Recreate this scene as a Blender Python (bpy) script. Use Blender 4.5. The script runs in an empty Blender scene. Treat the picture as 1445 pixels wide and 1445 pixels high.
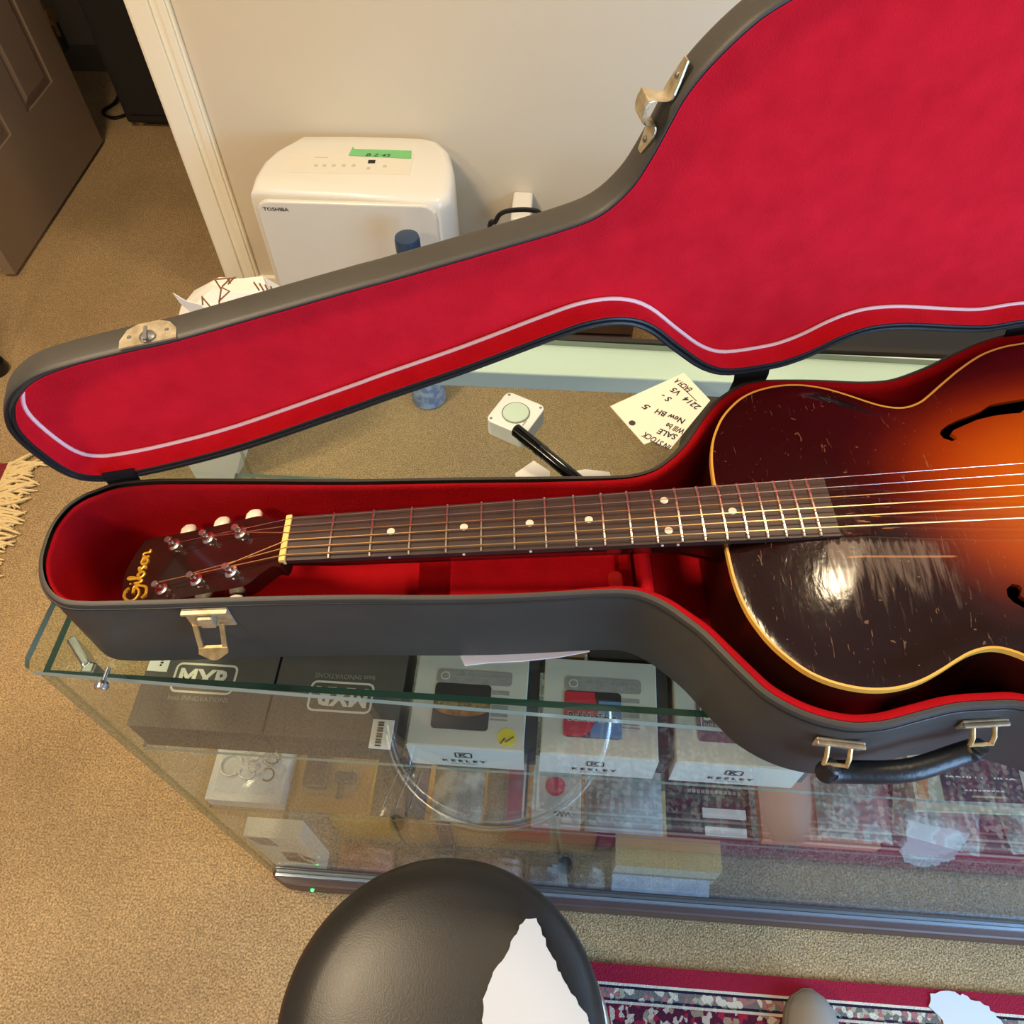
import bpy, bmesh, math, random
import numpy as np
from mathutils import Matrix, Vector
random.seed(7); RNG = np.random.default_rng(7)
sc = bpy.context.scene
COL = sc.collection

# ---------------------------------------------------------------- camera
F, PP = 1150.0, 722.5                       # focal length and centre in pixels of a 1445 frame
_n = np.array([20.5, 817.5, F]); _n /= np.linalg.norm(_n)
_X = np.array([1, .05, -(_n[0] + _n[1] * .05) / _n[2]]); _X /= np.linalg.norm(_X)
_Z = -_n; _Y = np.cross(_Z, _X); CM = np.stack([_X, _Y, _Z], 1)
CAM = np.array([0, 0, 1.506])
cd = bpy.data.cameras.new('camera'); cam = bpy.data.objects.new('camera', cd); COL.objects.link(cam)
cd.sensor_fit = 'HORIZONTAL'; cd.sensor_width = 36; cd.lens = F / 1445 * 36; cd.clip_start = .02
_r, _u, _b = CM.T @ np.array([1, 0, 0]), CM.T @ np.array([0, -1, 0]), CM.T @ np.array([0, 0, -1])
cam.matrix_world = Matrix(((_r[0], _u[0], _b[0], CAM[0]), (_r[1], _u[1], _b[1], CAM[1]), (_r[2], _u[2], _b[2], CAM[2]), (0, 0, 0, 1)))
sc.camera = cam
sc.view_settings.view_transform = 'Standard'; sc.view_settings.look = 'None'
sc.view_settings.gamma = 1; sc.view_settings.use_curve_mapping = False
sc.view_settings.exposure = -0.1
try: sc.cycles.transparent_max_bounces = 32
except Exception: pass

# ---------------------------------------------------------------- light
w = bpy.data.worlds.new('world'); sc.world = w; w.use_nodes = True
w.node_tree.nodes['Background'].inputs[0].default_value = (.92, .92, .95, 1)
w.node_tree.nodes['Background'].inputs[1].default_value = .28
def area(name, loc, target, sx, sy, power, col):
    l = bpy.data.lights.new(name, 'AREA'); l.shape = 'RECTANGLE'; l.size = sx; l.size_y = sy; l.energy = power; l.color = col
    o = bpy.data.objects.new(name, l); COL.objects.link(o); o.location = loc
    o.rotation_euler = (Vector(target) - Vector(loc)).to_track_quat('-Z', 'Y').to_euler(); return o
WARM = (1.0, .78, .50)
LAMPS = [(-1.05, .45, 2.53), (.52, 1.02, 2.53), (-1.3, -1.0, 2.53)]
LPOW = [41, 14, 27]
area('window_daylight', (1.75, -.75, 1.05), (.60, .25, .05), 1.3, 1.4, 84, (.36, .62, 1.0))

# ---------------------------------------------------------------- helpers
def project(P):
    c = CM @ (np.asarray(P, float) - CAM); return PP + F * c[0] / c[2], PP + F * c[1] / c[2]
def ray(x, y): return CM.T @ np.array([(x - PP) / F, (y - PP) / F, 1.0])
def onz(x, y, z): r = ray(x, y); return CAM + r * (z - CAM[2]) / r[2]
def ony(x, y, Y): r = ray(x, y); return CAM + r * (Y / r[1])
def onx(x, y, X): r = ray(x, y); return CAM + r * (X / r[0])
def lin(c):
    return tuple(((v / 255) / 12.92 if v / 255 <= .04045 else ((v / 255 + .055) / 1.055) ** 2.4) for v in c)
MATS = {}
def mat(name, rgb, rough=.6, metal=0, noise=None, bump=None, spec=.5, sheen=0, emit=None, coat=0, coatr=.1, alpha=None):
    """noise=(scale, rgb2, amount-contrast)  bump=(scale, strength, distance)"""
    if name in MATS: return MATS[name]
    m = bpy.data.materials.new(name); m.use_nodes = True; nt = m.node_tree; b = nt.nodes['Principled BSDF']
    b.inputs['Base Color'].default_value = (*lin(rgb), 1); b.inputs['Roughness'].default_value = rough
    b.inputs['Metallic'].default_value = metal; b.inputs['Specular IOR Level'].default_value = spec
    if sheen: b.inputs['Sheen Weight'].default_value = sheen; b.inputs['Sheen Tint'].default_value = (*lin(rgb), 1)
    if coat: b.inputs['Coat Weight'].default_value = coat; b.inputs['Coat Roughness'].default_value = coatr
    if emit: b.inputs['Emission Color'].default_value = (*lin(rgb), 1); b.inputs['Emission Strength'].default_value = emit
    if noise or bump: tc = nt.nodes.new('ShaderNodeTexCoord')
    if noise:
        t = nt.nodes.new('ShaderNodeTexNoise'); t.inputs['Scale'].default_value = noise[0]; t.inputs['Detail'].default_value = 5
        nt.links.new(tc.outputs['Object'], t.inputs['Vector'])
        r = nt.nodes.new('ShaderNodeValToRGB'); c = noise[2]
        r.color_ramp.elements[0].position = .5 - c; r.color_ramp.elements[1].position = .5 + c
        r.color_ramp.elements[0].color = (*lin(rgb), 1); r.color_ramp.elements[1].color = (*lin(noise[1]), 1)
        nt.links.new(t.outputs['Fac'], r.inputs[0]); nt.links.new(r.outputs[0], b.inputs['Base Color'])
    if bump:
        t = nt.nodes.new('ShaderNodeTexNoise'); t.inputs['Scale'].default_value = bump[0]; t.inputs['Detail'].default_value = 3
        nt.links.new(tc.outputs['Object'], t.inputs['Vector'])
        k = nt.nodes.new('ShaderNodeBump'); k.inputs['Strength'].default_value = bump[1]; k.inputs['Distance'].default_value = bump[2]
        nt.links.new(t.outputs['Fac'], k.inputs['Height']); nt.links.new(k.outputs[0], b.inputs['Normal'])
    MATS[name] = m; return m
def pane_mat(name, tint, rough=.02, ior=1.45, haze=0.0, hazecol=(230, 235, 235)):
    if name in MATS: return MATS[name]
    m = bpy.data.materials.new(name); m.use_nodes = True; nt = m.node_tree; nt.nodes.clear()
    o = nt.nodes.new('ShaderNodeOutputMaterial'); t = nt.nodes.new('ShaderNodeBsdfTransparent'); g = nt.nodes.new('ShaderNodeBsdfGlossy')
    t.inputs[0].default_value = (*lin(tint), 1); g.inputs['Roughness'].default_value = rough
    f = nt.nodes.new('ShaderNodeLayerWeight'); f.inputs[0].default_value = .5; r0 = ((ior - 1) / (ior + 1)) ** 2
    pw = nt.nodes.new('ShaderNodeMath'); pw.operation = 'POWER'; pw.inputs[1].default_value = 5; nt.links.new(f.outputs['Facing'], pw.inputs[0])
    ma = nt.nodes.new('ShaderNodeMath'); ma.operation = 'MULTIPLY_ADD'; ma.inputs[1].default_value = 1 - r0; ma.inputs[2].default_value = r0; nt.links.new(pw.outputs[0], ma.inputs[0])
    mx = nt.nodes.new('ShaderNodeMixShader'); nt.links.new(ma.outputs[0], mx.inputs[0]); nt.links.new(t.outputs[0], mx.inputs[1]); nt.links.new(g.outputs[0], mx.inputs[2])
    last = mx
    if haze:
        d = nt.nodes.new('ShaderNodeBsdfDiffuse'); d.inputs[0].default_value = (*lin(hazecol), 1)
        tc = nt.nodes.new('ShaderNodeTexCoord'); nz = nt.nodes.new('ShaderNodeTexNoise'); nz.inputs['Scale'].default_value = 9; nz.inputs['Detail'].default_value = 6
        nt.links.new(tc.outputs['Object'], nz.inputs['Vector'])
        mm = nt.nodes.new('ShaderNodeMath'); mm.operation = 'MULTIPLY'; mm.inputs[1].default_value = haze * 2; nt.links.new(nz.outputs['Fac'], mm.inputs[0])
        m2 = nt.nodes.new('ShaderNodeMixShader'); nt.links.new(mm.outputs[0], m2.inputs[0]); nt.links.new(mx.outputs[0], m2.inputs[1]); nt.links.new(d.outputs[0], m2.inputs[2]); last = m2
    nt.links.new(last.outputs[0], o.inputs[0]); MATS[name] = m; return m

ROOT = {}
class MB:
    def __init__(s): s.v = []; s.f = []; s.m = []
    def add(s, vs, fs, mi=0):
        n = len(s.v); s.v += [tuple(map(float, p)) for p in vs]; s.f += [tuple(n + i for i in f) for f in fs]; s.m += [mi] * len(fs); return s
    def box(s, x0, x1, y0, y1, z0, z1, mi=0, fr=None):
        P = [(x, y, z) for z in (z0, z1) for y in (y0, y1) for x in (x0, x1)]
        if fr is not None: P = [fr(p) for p in P]
        return s.add(P, [(0, 2, 3, 1), (4, 5, 7, 6), (0, 1, 5, 4), (2, 6, 7, 3), (0, 4, 6, 2), (1, 3, 7, 5)], mi)
    def prism(s, poly, z0, z1, mi=0, fr=None, side=None):
        n = len(poly); P = [(p[0], p[1], z0) for p in poly] + [(p[0], p[1], z1) for p in poly]
        if fr is not None: P = [fr(p) for p in P]
        s.add(P, [tuple(range(n))[::-1], tuple(range(n, 2 * n))], mi)
        k = len(s.v) - 2 * n
        for i in range(n): s.f.append((k + i, k + (i + 1) % n, k + n + (i + 1) % n, k + n + i)); s.m.append(mi if side is None else side)
        return s
    def tube(s, path, r, n=8, mi=0, closed=False, cap=True):
        P = [np.asarray(p, float) for p in path]; N = len(P); rs = r if hasattr(r, '__len__') else [r] * N
        T = []
        for i in range(N):
            a = P[i - 1] if (i > 0 or closed) else P[i]; b = P[(i + 1) % N] if (i < N - 1 or closed) else P[i]
            t = b - a; T.append(t / (np.linalg.norm(t) + 1e-12))
        up = np.array([0, 0, 1.]) if abs(T[0][2]) < .9 else np.array([1., 0, 0]); vs = []
        for i in range(N):
            x = np.cross(up, T[i]); x /= np.linalg.norm(x) + 1e-12; y = np.cross(T[i], x); up = y
            vs += [P[i] + rs[i] * (x * math.cos(a) + y * math.sin(a)) for a in np.linspace(0, 2 * math.pi, n, endpoint=False)]
        fs = [(i * n + j, i * n + (j + 1) % n, ((i + 1) % N) * n + (j + 1) % n, ((i + 1) % N) * n + j) for i in range(N if closed else N - 1) for j in range(n)]
        if cap and not closed: fs += [tuple(range(n))[::-1], tuple((N - 1) * n + j for j in range(n))]
        return s.add(vs, fs, mi)
    def lathe(s, prof, n=32, fr=None, mi=0):
        vs = []; 
        for r, z in prof:
            for a in np.linspace(0, 2 * math.pi, n, endpoint=False):
                p = (r * math.cos(a), r * math.sin(a), z); vs.append(fr(p) if fr is not None else p)
        N = len(prof)
        fs = [(i * n + j, i * n + (j + 1) % n, (i + 1) * n + (j + 1) % n, (i + 1) * n + j) for i in range(N - 1) for j in range(n)]
        fs += [tuple(range(n))[::-1], tuple((N - 1) * n + j for j in range(n))]
        return s.add(vs, fs, mi)
    def loft(s, rings, mi=0, caps=True, closed=True):
        n = len(rings[0]); vs = [p for r in rings for p in r]; k = n if closed else n - 1
        fs = [(i * n + j, i * n + (j + 1) % n, (i + 1) * n + (j + 1) % n, (i + 1) * n + j) for i in range(len(rings) - 1) for j in range(k)]
        if caps: fs += [tuple(range(n))[::-1], tuple((len(rings) - 1) * n + j for j in range(n))]
        return s.add(vs, fs, mi)
    def build(s, name, mats, parent=None, smooth=False, bevel=0, local=False, seg=2, angle=35):
        me = bpy.data.meshes.new(name); vs = s.v
        root = parent
        while root is not None and root.parent is not None: root = root.parent
        if root is not None and not local:
            inv = ROOT[root.name].inverted(); vs = [tuple(inv @ Vector(p)) for p in vs]
        me.from_pydata(vs, [], s.f); mats = mats if isinstance(mats, (list, tuple)) else [mats]
        for m in mats: me.materials.append(m)
        if len(mats) > 1: me.polygons.foreach_set('material_index', s.m)
        bm = bmesh.new(); bm.from_mesh(me); bmesh.ops.recalc_face_normals(bm, faces=bm.faces); bm.to_mesh(me); bm.free()
        if smooth:
            me.polygons.foreach_set('use_smooth', [True] * len(me.polygons))
            try: me.set_sharp_from_angle(angle=math.radians(angle))
            except Exception: pass
        o = bpy.data.objects.new(name, me); COL.objects.link(o); o.parent = parent
        if bevel:
            b = o.modifiers.new('bevel', 'BEVEL'); b.width = bevel; b.segments = seg; b.limit_method = 'ANGLE'; b.angle_limit = math.radians(40)
        if parent is None: ROOT[o.name] = Matrix.Identity(4)
        return o
def tag(o, label=None, cat=None, group=None, kind=None):
    if label: o['label'] = label
    if cat: o['category'] = cat
    if group: o['group'] = group
    if kind: o['kind'] = kind
    return o
def thing(name, label, cat, loc=(0, 0, 0), rz=0, group=None):
    o = bpy.data.objects.new(name, None); COL.objects.link(o); o.location = tuple(map(float, loc)); o.rotation_euler = (0, 0, rz); o.empty_display_size = .02
    ROOT[o.name] = Matrix.Translation(Vector(tuple(map(float, loc)))) @ Matrix.Rotation(rz, 4, 'Z')
    return tag(o, label, cat, group)
def frame(o, x, y):
    o = np.asarray(o, float); x = np.asarray(x, float); x = x / np.linalg.norm(x); y = np.asarray(y, float); y = y - x * (x @ y); y = y / np.linalg.norm(y); z = np.cross(x, y)
    return lambda p: o + x * p[0] + y * p[1] + z * p[2]
def cr(P, n=6, closed=False):
    P = [np.asarray(p, float) for p in P]; N = len(P); out = []
    for i in range(N if closed else N - 1):
        g = lambda k: P[k % N] if closed else P[min(max(k, 0), N - 1)]
        a, b, c, d = g(i - 1), g(i), g(i + 1), g(i + 2)
        for t in np.linspace(0, 1, n, endpoint=False):
            out.append(.5 * (2 * b + (c - a) * t + (2 * a - 5 * b + 4 * c - d) * t * t + (3 * b - a - 3 * c + d) * t ** 3))
    if not closed: out.append(P[-1])
    return out
def offset(L, d):
    L = np.array(L)[:, :2]; t = np.roll(L, -1, 0) - np.roll(L, 1, 0); t /= np.linalg.norm(t, axis=1)[:, None]
    nrm = np.stack([-t[:, 1], t[:, 0]], 1); A = .5 * np.sum(L[:, 0] * np.roll(L[:, 1], -1) - np.roll(L[:, 0], -1) * L[:, 1])
    return L + nrm * (d if A > 0 else -d)
_txt = {}
def text_geo(s, shear=0.0, bold=0.0):
    k = (s, shear, bold)
    if k not in _txt:
        c = bpy.data.curves.new('txt', 'FONT'); c.body = s; c.shear = shear; c.offset = bold; c.resolution_u = 2
        o = bpy.data.objects.new('txt', c); COL.objects.link(o); dg = bpy.context.evaluated_depsgraph_get(); dg.update()
        me = bpy.data.meshes.new_from_object(o.evaluated_get(dg)); V = np.array([v.co[:] for v in me.vertices]); Fs = [tuple(p.vertices) for p in me.polygons]
        bpy.data.objects.remove(o); bpy.data.curves.remove(c); bpy.data.meshes.remove(me)
        V -= np.array([V[:, 0].min(), V[:, 1].min(), 0]); _txt[k] = (V, Fs)
    return _txt[k]
def text_on(name, s, o, xd, yd, wdt, hgt, m, parent, shear=0.0, bold=0.0, lift=.0006):
    V, Fs = text_geo(s, shear, bold); fr = frame(o, xd, yd); b = MB()
    sx = wdt / V[:, 0].max(); sy = hgt / V[:, 1].max() if hgt else sx
    b.add([fr((p[0] * sx, p[1] * sy, lift)) for p in V], Fs); return b.build(name, m, parent)
def quad_px(px, z): return [onz(*p, z) for p in px]
def sheet(name, pts, th, m, parent=None, mi=None):
    b = MB(); n = len(pts); b.add([tuple(p) for p in pts] + [(p[0], p[1], p[2] + th) for p in pts], [tuple(range(n))[::-1], tuple(range(n, 2 * n))] + [(i, (i + 1) % n, n + (i + 1) % n, n + i) for i in range(n)])
    return b.build(name, m, parent)
Zv = np.array([0, 0, 1.0]); Xv = np.array([1.0, 0, 0]); Yv = np.array([0, 1.0, 0])

# ---------------------------------------------------------------- materials
def carpet_mat(name, c1, c2, sc1=300):
    m = mat(name, c1, .95, noise=(sc1, c2, .14), bump=(sc1 * 1.2, 1.0, .008), spec=.1, sheen=.3)
    nt = m.node_tree; b = nt.nodes['Principled BSDF']; tc = [n for n in nt.nodes if n.type == 'TEX_COORD'][0]
    def nz(scale, det, a, b_, lo, hi):
        t = nt.nodes.new('ShaderNodeTexNoise'); t.inputs['Scale'].default_value = scale; t.inputs['Detail'].default_value = det; nt.links.new(tc.outputs['Object'], t.inputs['Vector'])
        r = nt.nodes.new('ShaderNodeMapRange'); r.inputs[1].default_value = a; r.inputs[2].default_value = b_; r.inputs[3].default_value = lo; r.inputs[4].default_value = hi; nt.links.new(t.outputs['Fac'], r.inputs[0]); return r.outputs[0]
    src = b.inputs['Base Color'].links[0].from_socket
    for f in (nz(2.6, 4, .3, .7, .78, 1.14), nz(150, 3, .62, .74, 1.0, .62), nz(60, 4, .3, .7, .9, 1.08)):
        mx = nt.nodes.new('ShaderNodeVectorMath'); mx.operation = 'SCALE'; nt.links.new(src, mx.inputs[0]); nt.links.new(f, mx.inputs['Scale']); src = mx.outputs[0]
    nt.links.new(src, b.inputs['Base Color']); return m
M_carpet = carpet_mat('tan_carpet', (160, 130, 90), (234, 200, 150))
M_deck = carpet_mat('grey_deck_carpet', (96, 96, 102), (150, 150, 155), 220)
M_wall = mat('beige_wall_paint', (218, 207, 186), .75, noise=(2.5, (212, 200, 178), .3), bump=(60, .12, .002))
M_trim = mat('cream_gloss_paint', (250, 246, 230), .35, noise=(5, (244, 238, 216), .3))
M_door = mat('taupe_door_paint', (150, 128, 104), .5, noise=(4, (140, 118, 95), .3))
M_ceil = mat('white_ceiling_paint', (225, 220, 210), .9)
M_vinyl = mat('charcoal_vinyl', (56, 53, 49), .5, noise=(14, (66, 62, 57), .25), bump=(900, .25, .0006), spec=.45)
M_vedge = mat('black_vinyl_binding', (27, 27, 28), .42, bump=(700, .2, .0005))
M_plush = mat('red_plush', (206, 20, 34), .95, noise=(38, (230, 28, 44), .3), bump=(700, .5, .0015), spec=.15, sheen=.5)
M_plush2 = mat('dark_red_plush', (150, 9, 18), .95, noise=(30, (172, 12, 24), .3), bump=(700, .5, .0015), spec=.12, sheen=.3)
M_cord = mat('white_piping', (246, 214, 205), .7)
M_brass = mat('worn_nickel', (222, 208, 178), .38, .75, noise=(120, (176, 158, 126), .2))
M_brass2 = mat('worn_brass', (222, 188, 132), .42, .7, noise=(120, (170, 140, 92), .2))
M_chrome = mat('chrome', (235, 235, 235), .18, 1)
M_steel = mat('dull_steel', (150, 150, 150), .4, 1)
M_black = mat('black_plastic', (18, 18, 19), .3)
M_matblack = mat('matte_black', (28, 26, 25), .7, noise=(6, (34, 31, 29), .3))
M_white = mat('white_plastic', (230, 228, 220), .28, coat=.3)
M_paper = mat('white_paper', (238, 238, 236), .8, noise=(30, (230, 230, 230), .3))
M_card = mat('manila_card', (236, 230, 214), .8)
M_ink = mat('dark_ink', (42, 36, 52), .8)
M_greytxt = mat('grey_print', (150, 148, 140), .7)
M_dkprint = mat('black_print', (24, 24, 26), .6)
M_whprint = mat('white_print', (222, 214, 196), .6)
M_glass = pane_mat('clear_glass', (250, 253, 251))
M_gplate = pane_mat('green_tint_glass', (244, 250, 246))
M_gfront = pane_mat('dusty_front_glass', (250, 253, 251), .02, 1.45, .012, (200, 205, 205))
M_gedge = mat('green_glass_edge', (30, 62, 60), .08, spec=.8, coat=.5)
M_gside = pane_mat('tinted_side_edge', (205, 214, 196), .05, 1.45, .1, (170, 160, 130))
M_gedge2 = mat('pale_glass_edge', (150, 165, 150), .1, spec=.8)
M_poly = pane_mat('clear_plastic_film', (246, 247, 248), .12, 1.5, .10)
M_lacq = mat('dark_lacquer', (38, 16, 10), .12, coat=.6, coatr=.06, noise=(8, (28, 12, 9), .3))
M_bind = mat('cream_binding', (226, 172, 72), .3, coat=.4)
M_bone = mat('aged_bone', (240, 204, 118), .4)
M_pearl = mat('pearl_inlay', (226, 214, 196), .25, coat=.5)
M_button = mat('white_tuner_button', (240, 232, 216), .3)
M_gold = mat('gold_script', (196, 150, 44), .4, .35)
M_rose = mat('rosewood', (42, 28, 25), .45, noise=(60, (58, 40, 35), .25))
M_wound = mat('bronze_wound_string', (214, 176, 120), .3, 1)
M_plain = mat('plain_steel_string', (220, 214, 206), .22, 1)
M_leather = mat('black_leather', (40, 37, 34), .36, bump=(620, .22, .0008), spec=.5)

# ================================================================ the room
def struct(o): return tag(o, kind='structure')
b = MB(); b.box(-4.2, 3.0, -3.2, 4.2, -.04, 0); struct(b.build('floor', M_carpet))
WY = 1.75
b = MB(); b.box(-.915, 3.0, WY, WY + .12, 0, 2.6); b.box(-4.2, -1.66, WY, WY + .12, 0, 2.6); b.box(-1.66, -.915, WY, WY + .12, 2.06, 2.6); struct(b.build('wall_back', M_wall))
b = MB(); b.box(2.15, 2.27, -3.2, -1.85, 0, 2.6); b.box(2.15, 2.27, -.15, WY, 0, 2.6); b.box(2.15, 2.27, -1.85, -.15, 0, .55); b.box(2.15, 2.27, -1.85, -.15, 2.35, 2.6); struct(b.build('wall_right', M_wall))
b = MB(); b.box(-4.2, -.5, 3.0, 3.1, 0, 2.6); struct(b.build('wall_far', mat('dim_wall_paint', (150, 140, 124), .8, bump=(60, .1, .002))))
b = MB(); b.box(-.62, -.5, WY + .12, 3.0, 0, 2.6); struct(b.build('wall_partition', M_wall))
b = MB(); b.box(-4.2, 3.0, -3.2, 4.2, 2.6, 2.68); struct(b.build('ceiling', M_ceil))
# casing and jamb of the opening
b = MB(); b.box(-.925, -.832, WY - .012, WY, 0, 2.12); b.box(-.918, -.872, WY - .019, WY - .012, 0, 2.12); b.box(-.856, -.838, WY - .017, WY - .012, 0, 2.12); struct(b.build('trim_1', M_trim, bevel=.003))
b = MB(); b.box(-.926, -.914, WY, WY + .13, 0, 2.06); struct(b.build('trim_2', M_trim, bevel=.003))
b = MB(); b.box(-1.76, -1.665, WY - .015, WY, 0, 2.12); b.box(-1.66, -1.645, WY - .006, WY + .13, 0, 2.06); struct(b.build('trim_3', M_trim, bevel=.003))
b = MB(); b.box(-.832, 2.15, WY - .014, WY, 0, .09); struct(b.build('baseboard_back', M_trim, bevel=.003))
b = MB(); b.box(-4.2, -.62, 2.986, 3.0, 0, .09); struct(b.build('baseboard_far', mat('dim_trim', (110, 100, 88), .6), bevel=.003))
# panelled door standing open into the next room
d = MB(); DX, D0, D1 = -1.583, 1.807, 2.50
d.box(DX - .035, DX - .008, D0, D1, .012, 2.03)
cols = [(D0 + .10, D0 + .285), (D1 - .295, D1 - .115)]; rows = [(.27, .78), (.92, 1.50), (1.62, 1.90)]
for y0, y1 in ((D0, cols[0][0]), (cols[0][1], cols[1][0]), (cols[1][1], D1)): d.box(DX - .008, DX, y0, y1, .012, 2.03)
for z0, z1 in ((.012, .27), (.78, .92), (1.50, 1.62), (1.90, 2.03)):
    for c in cols: d.box(DX - .008, DX, c[0], c[1], z0, z1)
door = struct(d.build('door_1', M_door))
for c in cols:
    for r in rows:
        p = MB(); fr = lambda q, c=c, r=r: (DX - .008 + q[2], c[0] + q[0], r[0] + q[1]); W_, H_ = c[1] - c[0], r[1] - r[0]
        rg = [[fr((x, y, z)) for x, y in ((i, i), (W_ - i, i), (W_ - i, H_ - i), (i, H_ - i))] for i, z in ((.012, 0), (.03, .008), (.045, .008))]
        p.loft(rg, caps=False); p.add(rg[-1], [(0, 1, 2, 3)]); p.build('door_panel', M_door, door)
p = MB(); p.lathe([(.012, 0), (.012, .03), (.028, .04), (.03, .055), (.02, .068)], 20, frame((DX, D1 - .06, .95), (0, 1, 0), (0, 0, 1))); p.build('door_knob', M_brass, door, smooth=True)
k = thing('key_lanyard', 'brass key and black tag hanging on a black cord from the door knob', 'key', (DX + .03, D1 - .06, .38))
kx, ky = DX + .045, D1 - .06
p = MB(); p.tube([(kx + .02, ky, .945), (kx + .012, ky, .8), (kx, ky + .005, .6), (kx, ky, .455)], .003, 6); p.build('cord', M_black, k)
p = MB(); p.prism([(-.008, -.03), (.0, -.036), (.006, -.03), (.006, .01), (.014, .018), (.014, .034), (.004, .042), (-.008, .04), (-.014, .03), (-.012, .016), (-.006, .01)], 0, .003, 0, frame((kx + .004, ky, .41), (.2, 1, 0), (0, .15, 1))); p.build('key_blade', mat('bright_brass', (226, 178, 104), .3, 1), k)
p = MB(); p.box(-.012, .02, -.075, .0, 0, .006, 0, frame((kx, ky, .41), (.2, 1, 0), (0, .15, 1))); p.build('key_tag', M_black, k, bevel=.002)
# black loudspeaker cabinet in the next room
sp = thing('speaker_cabinet', 'tall black cabinet standing in the dim next room beyond the door casing', 'cabinet', (-1.2, 2.6, 0))
p = MB(); p.box(-1.53, -.92, 2.60, 2.96, .02, 1.3); p.build('cabinet_body', M_matblack, sp, bevel=.012)
p = MB(); p.box(-1.50, -.95, 2.590, 2.60, .06, 1.26); p.build('front_grille', mat('black_grille_cloth', (34, 30, 27), .9, bump=(500, .5, .002)), sp)
for x in (-1.5, -.95):
    for y in (2.645, 2.93):
        p = MB(); p.lathe([(.02, 0), (.022, .01), (.022, .016), (.014, .02)], 16, lambda q, x=x, y=y: (x + q[0], y + q[1], q[2])); p.build('foot', M_brass, sp, smooth=True)
p = MB(); p.tube(cr([(-1.66, 2.9, .006), (-1.60, 2.82, .03), (-1.56, 2.72, .006), (-1.60, 2.66, .006), (-1.66, 2.70, .006), (-1.62, 2.78, .03), (-1.57, 2.86, .25), (-1.56, 2.9, .5)], 6), .006, 8)
tag(p.build('power_cable', M_black, smooth=True), 'black cable curled on the carpet beside the dark cabinet', 'cable')
# small black rubber foot at the left border
p = MB(); c0 = onz(-4, 524, 0); p.lathe([(.03, 0), (.034, .012), (.03, .03), (.016, .038), (.012, .07), (.012, .5), (.011, .9)], 18, lambda q: (c0[0] + q[0], c0[1] + q[1], q[2]))
tag(p.build('stand_leg', M_black, smooth=True), 'black tube leg with rubber foot at the left border above the rug fringe', 'stand')
# ceiling lamps (with their own light)
for i, (L, pw) in enumerate(zip(LAMPS, LPOW)):
    t = thing('ceiling_lamp', ['square ceiling lamp above the left of the counter', 'square ceiling lamp above the right of the counter', 'square ceiling lamp behind the photographer'][i], 'lamp', (L[0], L[1], 2.6))
    p = MB(); 
    for x0, x1, y0, y1 in ((-.22, .22, -.22, -.19), (-.22, .22, .19, .22), (-.22, -.19, -.19, .19), (.19, .22, -.19, .19)): p.box(L[0] + x0, L[0] + x1, L[1] + y0, L[1] + y1, 2.55, 2.6)
    p.build('lamp_frame', M_white, t)
    p = MB(); p.box(L[0] - .19, L[0] + .19, L[1] - .19, L[1] + .19, 2.57, 2.58); p.build('diffuser', mat('lamp_diffuser', (255, 226, 180), .5, emit=6), t)
    area('lamp_light', L, (L[0], L[1], 0), *((.36, .36) if i != 1 else (.24, .24)), pw, WARM)

# ================================================================ glass showcase
SH = thing('glass_showcase', 'long glass display counter with glass shelves on a dark brown plinth', 'display counter', (.5, .49, 0))
GF = .268; XL, XR = -.446, 1.5
pr = math.radians(-1.15); fp = frame((-.462, .2685, .842), (math.cos(pr), math.sin(pr), 0), (-math.sin(pr), math.cos(pr), 0))
p = MB(); p.prism([(.012, 0), (1.99, 0), (1.99, .452), (0, .452), (0, .012), (.0035, .0035)], 0, .008, 0, fp, side=1); p.build('top_glass', [M_gplate, M_gedge2], SH)
def pane(name, x0, x1, y0, y1, z0, z1, edge=M_gedge, m=M_glass):
    p = MB(); p.box(x0, x1, y0, y1, z0, z1)
    d = [x1 - x0, y1 - y0, z1 - z0]; thin = d.index(min(d))
    P = np.array(p.v); p.m = [0 if np.ptp(P[list(f)][:, thin]) < 1e-6 else (1 if thin == 2 or P[list(f)][:, 2].min() > z1 - 1e-6 else 2) for f in p.f]
    return p.build(name, [m, edge, M_gside], SH)
pane('front_glass', XL, XR, GF, GF + .006, .052, .8415, m=M_gfront)
pane('side_glass', XL, XL + .006, GF + .006, .70, .052, .8415)
pane('side_glass', XR - .006, XR, GF + .006, .70, .052, .8415)
pane('glass_shelf', XL + .01, XR - .01, .2755, .655, .632, .640, M_gedge2)
pane('glass_shelf', XL + .01, XR - .01, .2755, .655, .402, .410, M_gedge2)
M_rail = mat('white_laminate', (222, 234, 240), .4)
p = MB(); p.box(XL, XR, .664, .716, .816, .8415); p.build('back_rail', M_rail, SH, bevel=.002)
p = MB(); p.box(XL, XR, .717, .724, .812, .846); p.build('rail_edge_strip', M_matblack, SH)
for x in (XR - .042,):
    p = MB(); p.box(x, x + .04, .676, .714, .05, .816); p.build('back_post', M_rail, SH, bevel=.002)
M_brown = mat('dark_brown_laminate', (82, 60, 54), .45, noise=(20, (92, 70, 62), .3))
pl = [(XL - .002, .72), (XL - .002, .275), (XL + .004, .262), (XL + .02, .2535), (XL + .045, .2505), (XR + .01, .2505), (XR + .01, .72)]
p = MB(); p.prism(pl, 0, .045); p.build('plinth', M_brown, SH, bevel=.004)
p = MB(); p.box(XL + .01, XR - .01, .2755, .70, .045, .052); p.build('carpeted_deck', M_deck, SH)
p = MB(); p.box(XL + .01, XR, .263, .2675, .045, .053); p.box(XL + .01, XR, .2742, .2755, .045, .058); p.build('glass_channel', mat('pale_aluminium', (176, 190, 205), .32, .8), SH)
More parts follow.
